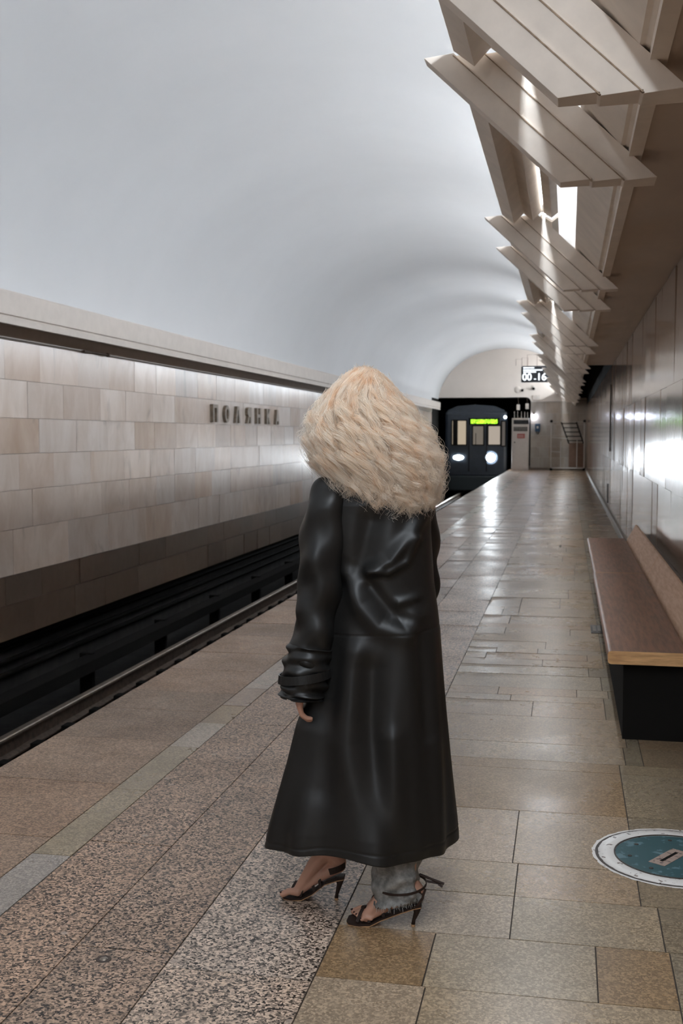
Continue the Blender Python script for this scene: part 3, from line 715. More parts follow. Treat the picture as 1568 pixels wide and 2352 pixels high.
# train
e = empty('metro_train', (-4.0, 50.5, -1), 'dark metro train front with blazing headlamps arriving out of the tunnel', 'train')
YT = 50.45
M['tbody'] = mat('dark train paint', (.035, .045, .06), .35, noise=.2)
M['tlow'] = mat('dark train apron', (.02, .03, .034), .5)
b = MB().box(-5.35, -2.62, YT, YT + 19, -.35, 2.55, b=.12)
pr = [(-5.35, 2.4), (-2.62, 2.4), (-2.75, 2.62), (-3.2, 2.80), (-4.0, 2.86), (-4.8, 2.80), (-5.22, 2.62)]
b.extrude(pr, YT + .05, YT + 19)
b.build('body', M['tbody'], e)
MB().box(-5.2, -2.78, YT - .06, YT + .3, -.95, -.30, b=.05).build('apron', M['tlow'], e)
def win(name, x0, x1, z0, z1, col, s):
    fr = MB().box(x0 - .05, x1 + .05, YT - .025, YT + .02, z0 - .05, z1 + .05, b=.01).build(name, M['black'], e)
    MB().box(x0, x1, YT - .035, YT - .02, z0, z1).build('pane', emis('lit cab glass', col, s), fr)
win('window', -5.02, -4.42, 1.10, 2.14, (1.0, .83, .62), .22)
win('window', -3.42, -2.92, 1.10, 1.90, (1.0, .86, .72), .20)
win('door_window', -4.10, -3.66, 1.10, 1.90, (1.0, .86, .72), .08)
win('window', -2.83, -2.70, 1.05, 2.1, (1.0, .88, .8), .05)
MB().box(-4.30, -4.27, YT - .03, YT, -.1, 2.3).box(-3.52, -3.49, YT - .03, YT, -.1, 2.3).build('door_edge', M['black'], e)
db = MB().box(-4.28, -2.96, YT - .05, YT, 1.97, 2.26, b=.01).build('destination_board', M['black'], e)
b = MB(); x = -4.20
gl = random.Random(3)
while x < -3.04:
    for z in range(7):
        if gl.random() < .78: b.box(x, x + .020, YT - .062, YT - .05, 2.02 + .027 * z, 2.02 + .027 * z + .02)
    x += .026
b.build('led_text', emis('green led', (.42, 1.0, .04), 1.6), db)
M['beam'] = emis('headlamp', (.88, .95, 1.0), 140)
M['beam2'] = emis('side headlamp', (.88, .97, 1.0), 22)
for (x, mm, r, lab) in ((-3.31, M['beam'], .19, None), (-4.74, M['beam2'], .13, None)):
    h = MB().lathe([(r * 1.25, -.02), (r * 1.3, -.08), (r * 1.05, -.10)], (x, YT, .52), 32, axis='Y').build('headlamp', M['steel'], e, smooth=True)
    v_ = MB().lathe([(0, -.085), (r, -.085)], (x, YT, .52), 32, axis='Y')
    if r < .14: v_.v = [(x + (a - x) * 1.75, b2, .52 + (c2 - .52) * .85) for a, b2, c2 in v_.v]
    v_.build('lens', mm, h)
MB().lathe([(0, -.06), (.05, -.06), (.06, -.02)], (-2.70, YT, 2.30), 20, axis='Y').build('marker_lamp', emis('marker', (.8, .9, 1.0), 12), e)
MB().box(-5.0, -4.78, YT - .04, YT, 1.05, 2.2).build('window_post', M['black'], e)
MB().box(-4.0, -3.97, YT - .05, YT - .03, 1.1, 1.6).build('wiper', M['black'], e)
for (x, pw) in ((-3.31, 500.0), (-4.74, 120.0)):
    ld = bpy.data.lights.new('headlamp_beam', 'SPOT'); ld.energy = pw; ld.color = (.86, .93, 1.0); ld.spot_size = math.radians(60); ld.spot_blend = .8; ld.shadow_soft_size = .12
    lo = bpy.data.objects.new('headlamp_beam', ld); COL.objects.link(lo); lo.parent = e; lo.matrix_parent_inverse = Matrix.Translation(e.location).inverted()
    lo.location = (x, YT - .12, .52); lo.rotation_euler = (math.radians(90), 0, PI)

# ------------------------------------------------------------------ the woman
P0 = empty('person', (-.60, 3.42, 0), 'person with big curly blond hair in a long black leather coat, walking', 'person')
PC = (-.60, 3.44)
F = Vector((-.6, .8, 0)); Lf = Vector((-.8, -.6, 0))          # body heading, her left

def sphere(b, c, r, seg=14, ring=9, sc=(1, 1, 1)):
    v, f = [], []
    for i in range(ring + 1):
        th = PI * i / ring
        for k in range(seg):
            a = 2 * PI * k / seg; v.append((c[0] + r * sc[0] * math.sin(th) * math.cos(a), c[1] + r * sc[1] * math.sin(th) * math.sin(a), c[2] + r * sc[2] * math.cos(th)))
    for i in range(ring):
        for k in range(seg): f.append((i * seg + k, i * seg + (k + 1) % seg, (i + 1) * seg + (k + 1) % seg, (i + 1) * seg + k))
    b.add(v, f)
def limb(b, pts, rs, seg=14):
    for p, r in zip(pts, rs): sphere(b, p, r, seg)
    for (p, q, r, s) in zip(pts, pts[1:], rs, rs[1:]):
        n = 4; b.tube([Vector(p).lerp(Vector(q), k / n) for k in range(n + 1)], [r + (s - r) * k / n for k in range(n + 1)], seg)

body = MB()
def BP(f_, l_, z): return Vector((PC[0], PC[1], 0)) + F * f_ + Lf * l_ + Vector((0, 0, z))
# torso
for (z, hw, hd, fo) in ((.88, .125, .095, 0), (.95, .130, .095, -.01), (1.02, .118, .085, 0), (1.08, .115, .080, .005), (1.15, .122, .085, .005), (1.22, .135, .092, .01), (1.29, .135, .085, 0), (1.325, .105, .062, -.005)):
    c = BP(fo, 0, z)
    ang = math.atan2(Lf.y, Lf.x); s0 = MB(); sphere(s0, (0, 0, 0), 1, 24, 12, (hw, hd, .06))
    s0.v = [(c.x + x * math.cos(ang) - y * math.sin(ang), c.y + x * math.sin(ang) + y * math.cos(ang), c.z + zz) for x, y, zz in s0.v]; body.add(s0.v, s0.f)
limb(body, [BP(0, 0, 1.33), BP(.01, 0, 1.40), BP(.02, 0, 1.46)], [.058, .050, .050])
# head: skull, jaw, nose, lips, ears
HC = BP(.035, 0, 1.555); hf = Vector((-.75, .66, 0)).normalized(); hl = Vector((-hf.y, hf.x, 0))
def HP(f_, l_, z): return HC + hf * f_ + hl * l_ + Vector((0, 0, z))
def ell(c, rf, rl, rz, seg=24):
    s0 = MB(); sphere(s0, (0, 0, 0), 1, seg, seg // 2 + 2)
    body.add([tuple(Vector(c) + hf * x * rf + hl * y * rl + Vector((0, 0, z * rz))) for x, y, z in s0.v], s0.f)
ell(HP(-.012, 0, .025), .095, .074, .092); ell(HP(.022, 0, -.035), .062, .060, .072); ell(HP(.045, 0, -.085), .032, .036, .026)
ell(HP(.040, 0, .028), .052, .058, .035)
limb(body, [HP(.082, 0, .012), HP(.098, 0, -.018), HP(.090, 0, -.030)], [.008, .011, .010]); 
for s in (-1, 1):
    ell(HP(.093, .011 * s, -.031), .010, .009, .007, 10); ell(HP(.062, .032 * s, .004), .014, .015, .010, 12); ell(HP(.052, .040 * s, -.028), .024, .022, .022, 12)
    ell(HP(-.006, .076 * s, -.006), .016, .007, .030, 12)
ell(HP(.080, 0, -.052), .012, .023, .0055, 12); ell(HP(.078, 0, -.062), .012, .020, .0065, 12)
# arms: left one hangs on the camera side, right one on the far side
LW = Vector((-.780, 3.312, .765))
limb(body, [BP(0, .125, 1.295), Vector((-.735, 3.345, 1.20)), Vector((-.742, 3.332, 1.03)), Vector((-.762, 3.318, .86)), LW], [.052, .044, .036, .030, .024])
RW = Vector((-.52, 3.66, .75))
limb(body, [BP(0, -.125, 1.295), Vector((-.465, 3.57, 1.20)), Vector((-.46, 3.60, 1.04)), Vector((-.49, 3.64, .86)), RW], [.052, .044, .036, .030, .024])
def hand(wr, down, palmn, thumb_dir):
    """palm and five curled fingers hanging from the wrist"""
    d = Vector(down).normalized(); n = Vector(palmn).normalized(); t = Vector(thumb_dir).normalized()
    for k in range(-1, 3):
        limb(body, [wr, wr + d * .045 + t * (.014 * (k - .5)), wr + d * .082 + t * (.019 * (k - .5))], [.017, .0135, .0105], 10)
    for k, ln in zip((2, 1, 0, -1), (.070, .078, .072, .056)):
        b0 = wr + d * .082 + t * (.019 * (k - .5))
        p1 = b0 + (d * .92 + n * .38).normalized() * ln * .45; p2 = p1 + (d * .6 + n * .8).normalized() * ln * .32; p3 = p2 + (d * .15 + n * 1.0).normalized() * ln * .25
        limb(body, [b0, p1, p2, p3], [.0092, .0085, .0078, .0068], 10)
    b0 = wr + d * .025 + t * .022
    limb(body, [b0, b0 + (d * .8 + t * .55 + n * .2).normalized() * .036, b0 + (d * .95 + t * .35 + n * .5).normalized() * .062, b0 + (d + t * .1 + n * .6).normalized() * .082], [.013, .0105, .0095, .0080], 10)
hand(LW, (-.12, -.10, -1), (.85, .35, 0), (-.30, .95, 0))
hand(RW, (-.05, .1, -1), (-.75, -.5, 0), (-.6, .8, 0))
# legs
A1 = Vector((-.470, 3.352, .150)); A2 = Vector((-.742, 3.500, .165))
limb(body, [BP(0, .060, .88), Vector((-.575, 3.40, .52)), A1 + Vector((.005, .01, .18)), A1], [.072, .054, .044, .032])
limb(body, [BP(0, -.065, .88), Vector((-.640, 3.52, .52)), A2 + Vector((.03, .01, .18)), A2], [.072, .054, .044, .032])
def foot(A, toe, heel, ball, side):
    """heeled foot: ankle, heel, arch, ball, five toes; side = +1 when the big toe lies towards -y"""
    h, bl, tp = Vector(heel), Vector(ball), Vector(toe)
    limb(body, [A, h + Vector((0, 0, .012))], [.032, .026]); d = (tp - bl).normalized(); lat = Vector((0, 0, 1)).cross(d).normalized() * side
    top = A + (bl - A) * .45 + Vector((0, 0, .012))
    for k in (-1, 0, 1):
        limb(body, [A, top + lat * .012 * k, bl + lat * .022 * k + Vector((0, 0, .006))], [.030, .024, .0155])
        limb(body, [h, (h + bl) / 2 + lat * .012 * k + Vector((0, 0, .006)), bl + lat * .022 * k], [.024, .018, .0150])
    tips = []
    for k, (ln, r) in enumerate(((.050, .0115), (.046, .0082), (.040, .0078), (.034, .0074), (.028, .0070))):
        o = (2 - k) * .0165 - .001; b0 = bl + lat * o - d * .004 * k
        m = b0 + d * ln * .55 + Vector((0, 0, .006)) - lat * 0; t_ = b0 + d * ln + Vector((0, 0, -.002))
        limb(body, [b0, m, t_], [r * 1.15, r, r * .92], 10); tips.append((t_, r))
    return tips
FT1 = foot(A1, (-.640, 3.352, .018), (-.438, 3.352, .104), (-.585, 3.352, .026), -1)
FT2 = foot(A2, (-.882, 3.500, .020), (-.708, 3.505, .112), (-.835, 3.500, .028), 1)
bo = body.build('body', M['skin'], P0)
md = bo.modifiers.new('remesh', 'REMESH'); md.mode = 'VOXEL'; md.voxel_size = .0034; md.use_smooth_shade = True
ms = bo.modifiers.new('smooth', 'SMOOTH'); ms.factor = .5; ms.iterations = 3
bpy.context.view_layer.update()
me = bpy.data.meshes.new_from_object(bo.evaluated_get(bpy.context.evaluated_depsgraph_get()))
bo.modifiers.clear(); bo.data = me
b = MB()
for (t_, r) in FT1 + FT2: sphere(b, (t_.x - r * .35, t_.y, t_.z + r * .55), r * .62, 10, 6, (1, .95, .45))
b.build('toenail', M['nail'], P0, smooth=True)

# sandals
def sandal(A, heel, ball, toe, zg, lab):
    s = MB(); hx, bx, tx = heel[0], ball[0], toe[0]; y = ball[1]
    pts = [(hx + .020, heel[2] - .030, .018), (hx - .0, heel[2] - .033, .024), (hx - .04, heel[2] - .050, .022), (bx + .045, .026 + zg, .024), (bx + .012, .010 + zg, .034), (bx - .02, .0065 + zg, .036), (tx + .02, .0065 + zg, .035), (tx + .000, .0075 + zg, .031), (tx - .008, .009 + zg, .018)]
    rows = []
    def strip(b, off, th, grow):
        n = len(pts); v = []; f = []
        for (x, z, hw) in pts:
            for k in range(7):
                a = -1 + 2 * k / 6; v.append((x, y + a * (hw + grow), z + off)); 
            for k in range(7):
                a = 1 - 2 * k / 6; v.append((x, y + a * (hw + grow), z + off - th))
        for i in range(n - 1):
            for k in range(14): f.append((i * 14 + k, i * 14 + (k + 1) % 14, (i + 1) * 14 + (k + 1) % 14, (i + 1) * 14 + k))
        f += [tuple(range(14)), tuple(range(14 * (n - 1), 14 * n))[::-1]]
        b.add(v, f)
    root = bpy.data.objects.new('sandal', None)
    b = MB(); strip(b, 0, .006, 0); so = b.build('sandal', M['sandal'], P0, smooth=False); so['label'] = lab
    b = MB(); strip(b, -.006, .003, .0015); b.build('outsole', M['sole'], so)
    hz = heel[2] - .036
    b = MB(); b.tube([(hx + .006, y, hz), (hx + .004, y, hz - .025), (hx - .004, y, zg + .02), (hx - .006, y, zg + .006)], [.016, .0085, .0052, .0062], 12); b.build('heel', M['sandal'], so, smooth=True)
    b = MB(); b.tube([(hx - .006, y, zg + .007), (hx - .006, y, zg + .0)], [.0062, .0064], 12); b.build('heel_tip', M['sole'], so)
    def arc(p0, p1, h, lean=0, w=.0095):
        """strap over the foot from (x,y) on one side to the other"""
        pts_, nn = [], []
        p0 = Vector(p0); p1 = Vector(p1); n = 14
        for i in range(n + 1):
            t = i / n; q = p0.lerp(p1, t) + Vector((0, 0, math.sin(PI * t) * h)); pts_.append(q)
            yy_ = -math.cos(PI * t); nn.append(Vector((-.25, yy_, math.sin(PI * t) + .15)))
        MB().ribbon(pts_, nn, w, .0022).build('strap', M['sandal'], so)
    Y = y; W = .037
    arc((bx + .012, Y - W, .016 + zg), (bx - .028, Y + W, .016 + zg), .034)
    arc((bx - .026, Y - W, .016 + zg), (bx + .012, Y + W, .016 + zg), .036)
    arc((bx + .055, Y - .030, .034 + zg), (bx - .002, Y + .034, .02 + zg), .062)
    arc((bx + .010, Y - .036, .018 + zg), (bx + .065, Y + .030, .04 + zg), .066)
    arc((bx + .075, Y - .030, .048 + zg), (bx + .03, Y + .033, .03 + zg), .082)
    # heel counter and ankle straps
    c = MB(); n = 16; pts_ = []; nn = []
    for i in range(n + 1):
        a = -1.9 + 3.8 * i / n; pts_.append((heel[0] - .012 + .034 * math.cos(a), Y + .030 * math.sin(a), heel[2] - .006 + .012 * math.cos(a))); nn.append((math.cos(a), math.sin(a), 0))
    c.ribbon(pts_, nn, .020, .002); c.build('counter', M['sandal'], so)
    return so
S1 = sandal(A1, (-.438, 3.352, .104), (-.585, 3.352, .026), (-.640, 3.352, .018), 0.0, 'dark strappy sandal planted on its stiletto heel')
S2 = sandal(A2, (-.708, 3.505, .112), (-.835, 3.500, .028), (-.882, 3.500, .020), .0, 'dark strappy sandal of the leading foot')

# generic loft: rings of (centre, half x, half y), wobble function
def loft(name, zs, fc, fr, wob, m, parent, seg=160, close_top=False, thick=.003, smooth=True):
    v, f = [], []
    for z in zs:
        cx, cy = fc(z); a, b_ = fr(z)
        for k in range(seg):
            t = 2 * PI * k / seg; ct, st = math.cos(t), math.sin(t); e_ = .88
            x = cx + a * math.copysign(abs(ct) ** e_, ct); y = cy + b_ * math.copysign(abs(st) ** e_, st)
            nx, ny = ct / a, st / b_; l = math.hypot(nx, ny); nx /= l; ny /= l
            d = wob(t, z, x, y)
            v.append((x + nx * d[0], y + ny * d[0], z + d[1]))
    for i in range(len(zs) - 1):
        for k in range(seg): f.append((i * seg + k, i * seg + (k + 1) % seg, (i + 1) * seg + (k + 1) % seg, (i + 1) * seg + k))
    o = link(name, mesh(name, v, f, smooth), m, parent)
    if thick:
        s = o.modifiers.new('solid', 'SOLIDIFY'); s.thickness = thick; s.offset = -1
    return o

# jeans: only the cuffs and shins show
def jeans(A, z0, z1, r0, r1, lean, nm):
    def fc(z): t = (z - z0) / (z1 - z0); return (A.x - .036 + .012 + lean[0] * t, A.y + .0 + lean[1] * t)
    def fr(z): t = (z - z0) / (z1 - z0); return (r0 + (r1 - r0) * t ** .6, (r0 + (r1 - r0) * t ** .6) * .86)
    def wob(t, z, x, y):
        k = (z - z0) / (z1 - z0)
        d = .006 * math.sin(3 * t + 30 * z) + .005 * math.sin(z * 95 + 2 * math.sin(t * 2)) + .003 * math.sin(7 * t - 40 * z)
        if k < .04: return (d + .004 + .003 * math.sin(40 * t), .004 * math.sin(57 * t) + .003 * math.sin(33 * t) + .012 * math.cos(t))
        return (d, .012 * math.cos(t) * max(0, 1 - k * 3))
    return loft('jeans_leg', list(np.linspace(z0, z1, 70)), fc, fr, wob, M['denim'], P0, 96, thick=.003)
J1 = jeans(A1, .078, .40, .066, .074, (-.008, .015), 'l')
J2 = jeans(A2, .185, .40, .060, .075, (.05, .01), 'r')
for J in (J1, J2):
    # frayed hem threads
    b = MB(); me_ = J.data; 
    for k in range(0, 96, 1):
        p = Vector(me_.vertices[k].co); 
        b.tube([p, p + Vector((random.uniform(-.003, .003), random.uniform(-.003, .003), -random.uniform(.004, .014)))], [.0008, .0004], 4)
    b.build('frayed_thread', mat('pale denim thread', (.42, .41, .39), .9), J)
# laces wound over the near cuff and the loose end
b = MB(); pts_, nn = [], []
for i in range(30):
    a = -2.6 + 5.0 * i / 29; r = .074; c = (A1.x - .012, A1.y + .004); pts_.append((c[0] + (r + .002) * math.cos(a), c[1] + r * .88 * math.sin(a), .128 + .010 * math.sin(a * 1.0 + .6))); nn.append((math.cos(a), math.sin(a), 0))
b.ribbon(pts_, nn, .007, .0025)
b.ribbon([(-.405, 3.335, .128), (-.412, 3.315, .105), (-.425, 3.31, .085), (-.44, 3.318, .070)], [(.5, -1, 0)] * 4, .007, .002)
b.ribbon([(-.405, 3.34, .150), (-.36, 3.338, .146), (-.385 + .02, 3.335, .145), (-.352, 3.33, .140)], [(0, -1, .3)] * 4, .007, .0025)
b.tube([(-.425, 3.35, .165), (-.39, 3.34, .158), (-.348, 3.33, .149)], .0042, 8)
b.build('lace', M['sandal'], S1)

# coat body
def seg_d(px, pz, poly):
    best = 1e9
    for (a, b2) in zip(poly, poly[1:]):
        ax, az = a; bx, bz = b2; dx, dz = bx - ax, bz - az; t = max(0, min(1, ((px - ax) * dx + (pz - az) * dz) / (dx * dx + dz * dz)))
        best = min(best, math.hypot(px - ax - t * dx, pz - az - t * dz))
    return best
RIDGES = [([(-.425, 1.27), (-.453, 1.205), (-.511, 1.127), (-.573, 1.097)], .020, .020), ([(-.573, 1.097), (-.518, 1.092), (-.466, 1.125), (-.447, 1.193)], .014, .012),
          ([(-.645, 1.08), (-.600, .994), (-.543, .932), (-.465, .915), (-.44, .96)], .020, .030), ([(-.439, 1.018), (-.485, 1.004)], .010, .014),
          ([(-.616, .849), (-.640, .582), (-.596, .411), (-.582, .237)], .020, .050), ([(-.465, .881), (-.424, .594), (-.403, .277)], .016, .045),
          ([(-.75, .6), (-.80, .26)], .02, .05), ([(-.50, .60), (-.49, .45), (-.46, .25)], .012, .035)]
VALLEYS = [([(-.57, 1.242), (-.60, 1.112), (-.663, 1.058)], .020, .040), ([(-.569, .80), (-.565, .653), (-.529, .482), (-.502, .35), (-.48, .25)], .018, .038),
           ([(-.57, 1.05), (-.504, .968), (-.459, .950)], .014, .022), ([(-.69, 1.11), (-.685, .846), (-.717, .444)], .010, .045), ([(-.43, .9), (-.40, .6)], .008, .02)]
ZK = [.235, .30, .5, .7, .9, 1.05, 1.2, 1.29, 1.345, 1.385, 1.41]
CX = [-.632, -.626, -.600, -.580, -.568, -.574, -.588, -.597, -.600, -.598, -.595]
AX = [.292, .284, .246, .214, .190, .176, .180, .186, .178, .135, .090]
BX = [.225, .222, .200, .180, .162, .152, .148, .142, .124, .100, .075]
def fc(z): return (float(np.interp(z, ZK, CX)), 3.45)
def fr(z): return (float(np.interp(z, ZK, AX)), float(np.interp(z, ZK, BX)))
def wobc(t, z, x, y):
    k = max(0, (1.0 - z) / .8)
    d = (.016 * math.sin(5 * t + 1.3 + .8 * z) + .009 * math.sin(9 * t + .4 - 2 * z) + .005 * math.sin(15 * t + 3 * z)) * k
    if math.sin(t) < .25:
        s = min(1, (.25 - math.sin(t)) / .4)
        xx = x
        for poly, amp, wd in RIDGES: d += s * amp * math.exp(-(seg_d(xx, z, poly) / wd) ** 2)
        for poly, amp, wd in VALLEYS: d -= s * amp * math.exp(-(seg_d(xx, z, poly) / wd) ** 2)
    # horizontal seams
    for zs in (.905, .262): d -= .0022 * math.exp(-((z - zs - .012 * math.cos(t * 1.0)) / .0028) ** 2)
    dz = 0
    if z < .4: dz = (.4 - z) / .165 * (.012 * math.sin(3 * t + .5) + .006 * math.sin(7 * t)) * .6
    return (d, dz)
zs = list(np.linspace(.235, 1.41, 330))
coat = loft('coat', zs, fc, fr, wobc, M['leather'], P0, 300, thick=.004)
# stand-and-fall collar
def colr(name, prof, parent, m):
    seg = 60; v, f = [], []
    for (z, a, b_) in prof:
        for k in range(seg):
            t = 2 * PI * k / seg; v.append((-.597 + a * math.cos(t) * (1 + .02 * math.sin(3 * t)), 3.445 + b_ * math.sin(t), z + .006 * math.sin(2 * t)))
    for i in range(len(prof) - 1):
        for k in range(seg): f.append((i * seg + k, i * seg + (k + 1) % seg, (i + 1) * seg + (k + 1) % seg, (i + 1) * seg + k))
    o = link(name, mesh(name, v, f, True), m, parent); s = o.modifiers.new('s', 'SOLIDIFY'); s.thickness = .004; return o
colr('collar', [(1.395, .088, .075), (1.44, .078, .070), (1.455, .080, .074), (1.44, .100, .090), (1.395, .125, .105), (1.355, .148, .115)], coat, M['leather'])
# sleeves
def sleeve(path, rad, wobs, name='sleeve'):
    path = [Vector(p) for p in path]; n = 150; seg = 96
    ts = np.linspace(0, len(path) - 1, n); v, f = [], []
    def cr(t):
        i = min(int(t), len(path) - 2); u = t - i; p0 = path[max(i - 1, 0)]; p1 = path[i]; p2 = path[i + 1]; p3 = path[min(i + 2, len(path) - 1)]
        return .5 * ((2 * p1) + (p2 - p0) * u + (2 * p0 - 5 * p1 + 4 * p2 - p3) * u * u + (3 * p1 - p0 - 3 * p2 + p3) * u ** 3)
    P = [cr(t) for t in ts]
    for i, p in enumerate(P):
        tg = (P[min(i + 1, n - 1)] - P[max(i - 1, 0)]).normalized(); a = tg.cross(Vector((0, 1, 0))).normalized(); b_ = tg.cross(a).normalized()
        r = float(np.interp(ts[i], range(len(rad)), rad)); s = i / n
        for k in range(seg):
            t = 2 * PI * k / seg; d = r * (1 + .07 * math.sin(2 * t + 26 * s) * (.4 + s) + .05 * math.sin(34 * s + 3 * math.sin(t + 1)) + .03 * math.sin(5 * t + 14 * s))
            v.append(p + (a * math.cos(t) + b_ * math.sin(t)) * d)
    for i in range(n - 1):
        for k in range(seg): f.append((i * seg + k, i * seg + (k + 1) % seg, (i + 1) * seg + (k + 1) % seg, (i + 1) * seg + k))
    o = link(name, mesh(name, v, f, True), M['leather'], coat); s = o.modifiers.new('s', 'SOLIDIFY'); s.thickness = .004; s.offset = -1; return o
sleeve([(-.685, 3.385, 1.345), (-.712, 3.355, 1.27), (-.725, 3.34, 1.12), (-.738, 3.328, .98), (-.752, 3.318, .87), (-.764, 3.312, .80)], [.062, .070, .070, .062, .060, .062], None)
sleeve([(-.50, 3.54, 1.345), (-.475, 3.57, 1.27), (-.465, 3.585, 1.12), (-.47, 3.605, .98), (-.49, 3.64, .87), (-.51, 3.655, .79)], [.060, .068, .070, .062, .058, .058], None)
# turned cuffs with a strap
def cuff(path, rad):
    o = sleeve(path, rad, None, 'cuff'); o.data.transform(Matrix.Identity(4)); return o
cuff([(-.757, 3.316, .862), (-.768, 3.312, .80), (-.779, 3.308, .725), (-.781, 3.307, .705)], [.066, .070, .067, .064])
cuff([(-.495, 3.645, .84), (-.508, 3.653, .78), (-.518, 3.657, .73), (-.52, 3.658, .715)], [.064, .066, .062, .060])
b = MB(); pts_, nn = [], []
for i in range(41):
    a = 2 * PI * i / 40; pts_.append((-.7735 + .0765 * math.cos(a), 3.311 + .0765 * math.sin(a), .772 + .010 * math.cos(a))); nn.append((math.cos(a), math.sin(a), .1))
b.ribbon(pts_, nn, .026, .004); b.build('cuff_strap', M['leather'], coat)
# back vent, pocket flap and seams that show as raised edges
def on_coat(x, z):
    cx, cy = fc(z); a, b_ = fr(z); u = max(-1, min(1, (x - cx) / a)); t = -math.acos(u)
    d = wobc(t, z, x, 0)[0]; y = cy + b_ * math.sin(t); return Vector((x, y - d - .001, z))

# ------------------------------------------------------------------ hair
HZ = [1.262, 1.30, 1.367, 1.434, 1.50, 1.567, 1.633, 1.66, 1.686, 1.702]
HLx = [-.70, -.72, -.742, -.780, -.790, -.775, -.730, -.705, -.672, -.645]
HRx = [-.405, -.385, -.377, -.380, -.408, -.450, -.497, -.525, -.562, -.592]
def hshape(z): l = float(np.interp(z, HZ, HLx)) + .012; r = float(np.interp(z, HZ, HRx)) - .010; return (l + r) / 2, (r - l) / 2
def zbot(x): return float(np.interp(x, [-.80, -.745, -.60, -.45, -.40, -.36], [1.385, 1.365, 1.315, 1.268, 1.272, 1.31]))
mh = bpy.data.materials.new('blond hair'); mh.use_nodes = True; nt = mh.node_tree; p = nt.nodes['Principled BSDF']
p.inputs['Base Color'].default_value = (.90, .70, .50, 1); p.inputs['Roughness'].default_value = .45; p.inputs['Specular IOR Level'].default_value = .4
tl = N(nt, 'ShaderNodeBsdfTranslucent', Color=(1.0, .91, .80, 1)); mxs = N(nt, 'ShaderNodeMixShader', Fac=.5)
nt.links.new(p.outputs[0], mxs.inputs[1]); nt.links.new(tl.outputs[0], mxs.inputs[2]); nt.links.new(mxs.outputs[0], nt.nodes['Material Output'].inputs[0])
tcx = N(nt, 'ShaderNodeTexCoord'); hn = N(nt, 'ShaderNodeTexNoise', Scale=26.0, Detail=3.0); nt.links.new(tcx.outputs['Object'], hn.inputs[0])
hr_ = N(nt, 'ShaderNodeValToRGB'); ee = hr_.color_ramp.elements; ee[0].position = .14; ee[0].color = (.84, .52, .30, 1); ee[1].position = .72; ee[1].color = (1.0, .95, .87, 1); em = ee.new(.40); em.color = (1.0, .85, .70, 1)
hi = N(nt, 'ShaderNodeAttribute'); hi.attribute_name = 'tone'; av = N(nt, 'ShaderNodeMath', _operation='MULTIPLY_ADD'); nt.links.new(hi.outputs['Fac'], av.inputs[0]); av.inputs[1].default_value = .55; nt.links.new(hn.outputs[0], av.inputs[2])
sb = N(nt, 'ShaderNodeMath', _operation='SUBTRACT'); nt.links.new(av.outputs[0], sb.inputs[0]); sb.inputs[1].default_value = .25
nt.links.new(sb.outputs[0], hr_.inputs[0]); nt.links.new(hr_.outputs[0], p.inputs['Base Color'])
FACE = math.atan2(hf.y, hf.x)
def fdiff(a): return abs((a - FACE + PI) % (2 * PI) - PI)
# underlying mass of hair
seg = 90; v, f = [], []; zz = list(np.linspace(0, 1, 44))
for s in zz:
    for k in range(seg):
        t = 2 * PI * k / seg
        cx, hw = hshape(1.45); zb = zbot(cx + hw * .8 * math.cos(t)) + .022; z = 1.678 + (zb - 1.678) * s
        c_, h_ = hshape(z); rho = .72
        if fdiff(t) < .75: rho = .72 - .24 * (1 - fdiff(t) / .75) * min(1, s * 3)
        rr = rho * (1 + .06 * math.sin(9 * t + 20 * z) + .05 * math.sin(17 * t - 31 * z) + .03 * math.sin(5 * t + 70 * z))
        v.append((c_ + h_ * rr * math.cos(t), 3.425 + h_ * .88 * rr * math.sin(t), z))
for i in range(len(zz) - 1):
    for k in range(seg): f.append((i * seg + k, i * seg + (k + 1) % seg, (i + 1) * seg + (k + 1) % seg, (i + 1) * seg + k))
v.append((-.618, 3.425, 1.684)); f += [(k, len(v) - 1, (k + 1) % seg) for k in range(seg)]
hair = link('hair', mesh('hair', v, f, True), mat('inner hair', (.98, .80, .62), .7, noise=.12, nscale=34), P0)
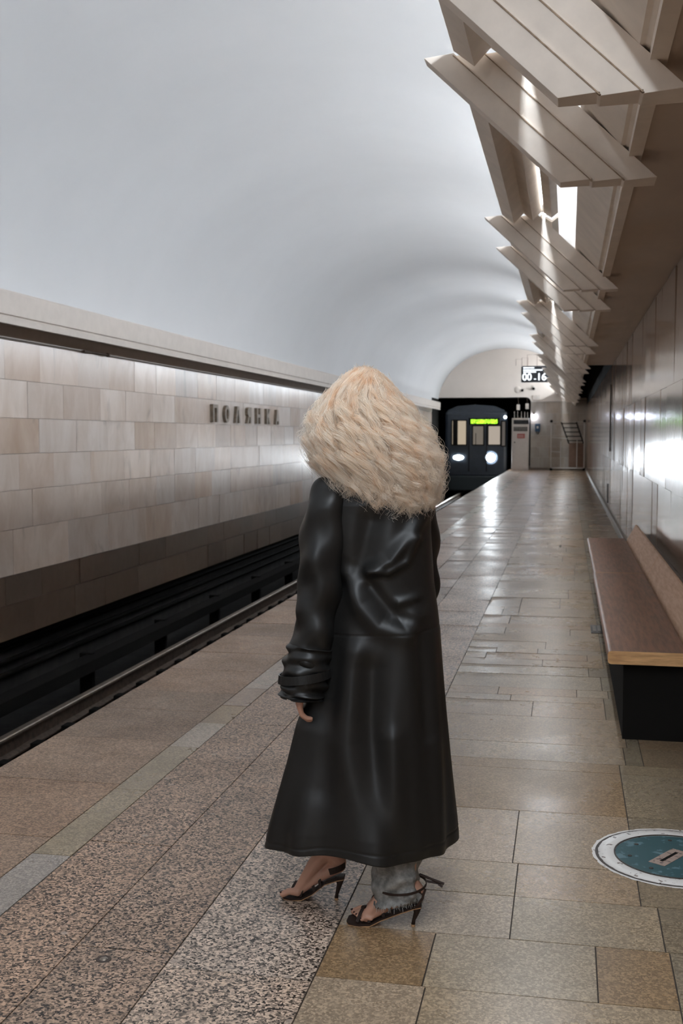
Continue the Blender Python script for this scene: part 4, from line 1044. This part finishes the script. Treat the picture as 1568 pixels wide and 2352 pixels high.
# curls: locks of strands winding down the shape
NP = 34
pos, rad_, tone_ = [], [], []
hr = np.random.default_rng(5)
def lock(n, phi, z0, rho, amp, wl, ph, drift, spread, thin=1.0, ext=0.0):
    s = np.linspace(0, 1, NP); tone = hr.random()
    for j in range(n):
        dphi = hr.normal(0, spread); drho = hr.normal(0, .013); dph = hr.normal(0, .16)
        cx, hw = hshape(1.42); zb = zbot(cx + hw * math.cos(phi)) + hr.normal(0, .010) - ext
        z0j = z0 + hr.normal(0, .006)
        if zb > z0j - .05: continue
        z = z0j + (zb - z0j) * s
        cxs = np.interp(z, HZ, [(a + b2) / 2 for a, b2 in zip(HLx, HRx)]); hws = np.interp(z, HZ, [(b2 - a) / 2 for a, b2 in zip(HLx, HRx)]) - .010
        r = (rho + drho) * (1 - .12 * np.exp(-s * 6)); a_ = phi + dphi * (1 + s) + drift * s
        L_ = (z0j - zb) * s; w_ = 2 * PI * L_ / wl + ph + dph
        am = amp * np.clip(s * 2.5, 0, 1) * (1 + .2 * hr.normal())
        # frame: radial, tangential
        pt = hr.normal(0, .016) * np.exp(-s * 10)
        X = cxs + pt * hf.x * 1.2 + hws * r * np.cos(a_) + am * (np.cos(w_) * np.cos(a_) - np.sin(w_) * np.sin(a_))
        Y = 3.425 + pt * hf.y * 1.2 + hws * .90 * r * np.sin(a_) + am * (np.cos(w_) * np.sin(a_) + np.sin(w_) * np.cos(a_))
        Zc = z + am * .5 * np.sin(w_ * 1.0 + 1.3)
        pos.append(np.stack([X, Y, Zc], 1)); rad_.append(np.full(NP, .00050 * thin) * (1 - .5 * s)); tone_.append(np.clip(tone + hr.normal(0, .12) - .35 * np.exp(-s * 9) + .15 * s, 0, 1))
for k in range(430):
    phi = hr.uniform(0, 2 * PI); outer = k >= 130
    z0 = 1.700 - .012 * hr.random() if hr.random() < .45 else hr.uniform(1.50, 1.688)
    if fdiff(phi) < .62: 
        continue
    lock(32 if outer else 14, phi, z0, hr.uniform(.86, 1.05) if outer else hr.uniform(.74, .84), hr.uniform(.008, .017), hr.uniform(.060, .105), hr.uniform(0, 6.28), hr.normal(0, .22), .014 if outer else .05, 1.0, hr.uniform(-.045, .014))
for k in range(900):   # flyaways
    phi = hr.uniform(0, 2 * PI)
    if fdiff(phi) < .5: continue
    lock(1, phi, hr.uniform(1.5, 1.695), hr.uniform(1.0, 1.16), hr.uniform(.006, .018), hr.uniform(.05, .12), hr.uniform(0, 6.28), hr.normal(0, .2), .05, .55, hr.uniform(-.03, .02))
pos = np.array(pos, np.float32); nS = len(pos)
hc = bpy.data.hair_curves.new('curl'); hc.add_curves([NP] * nS)
hc.position_data.foreach_set('vector', pos.reshape(-1)) if hasattr(hc, 'position_data') else hc.attributes['position'].data.foreach_set('vector', pos.reshape(-1))
ra = hc.attributes.get('radius') or hc.attributes.new('radius', 'FLOAT', 'POINT'); ra.data.foreach_set('value', np.array(rad_, np.float32).reshape(-1))
ta = hc.attributes.new('tone', 'FLOAT', 'POINT'); ta.data.foreach_set('value', np.array(tone_, np.float32).reshape(-1))
ho = bpy.data.objects.new('curl', hc); COL.objects.link(ho); hc.materials.append(mh); ho.parent = hair
tag(ho, kind='stuff')
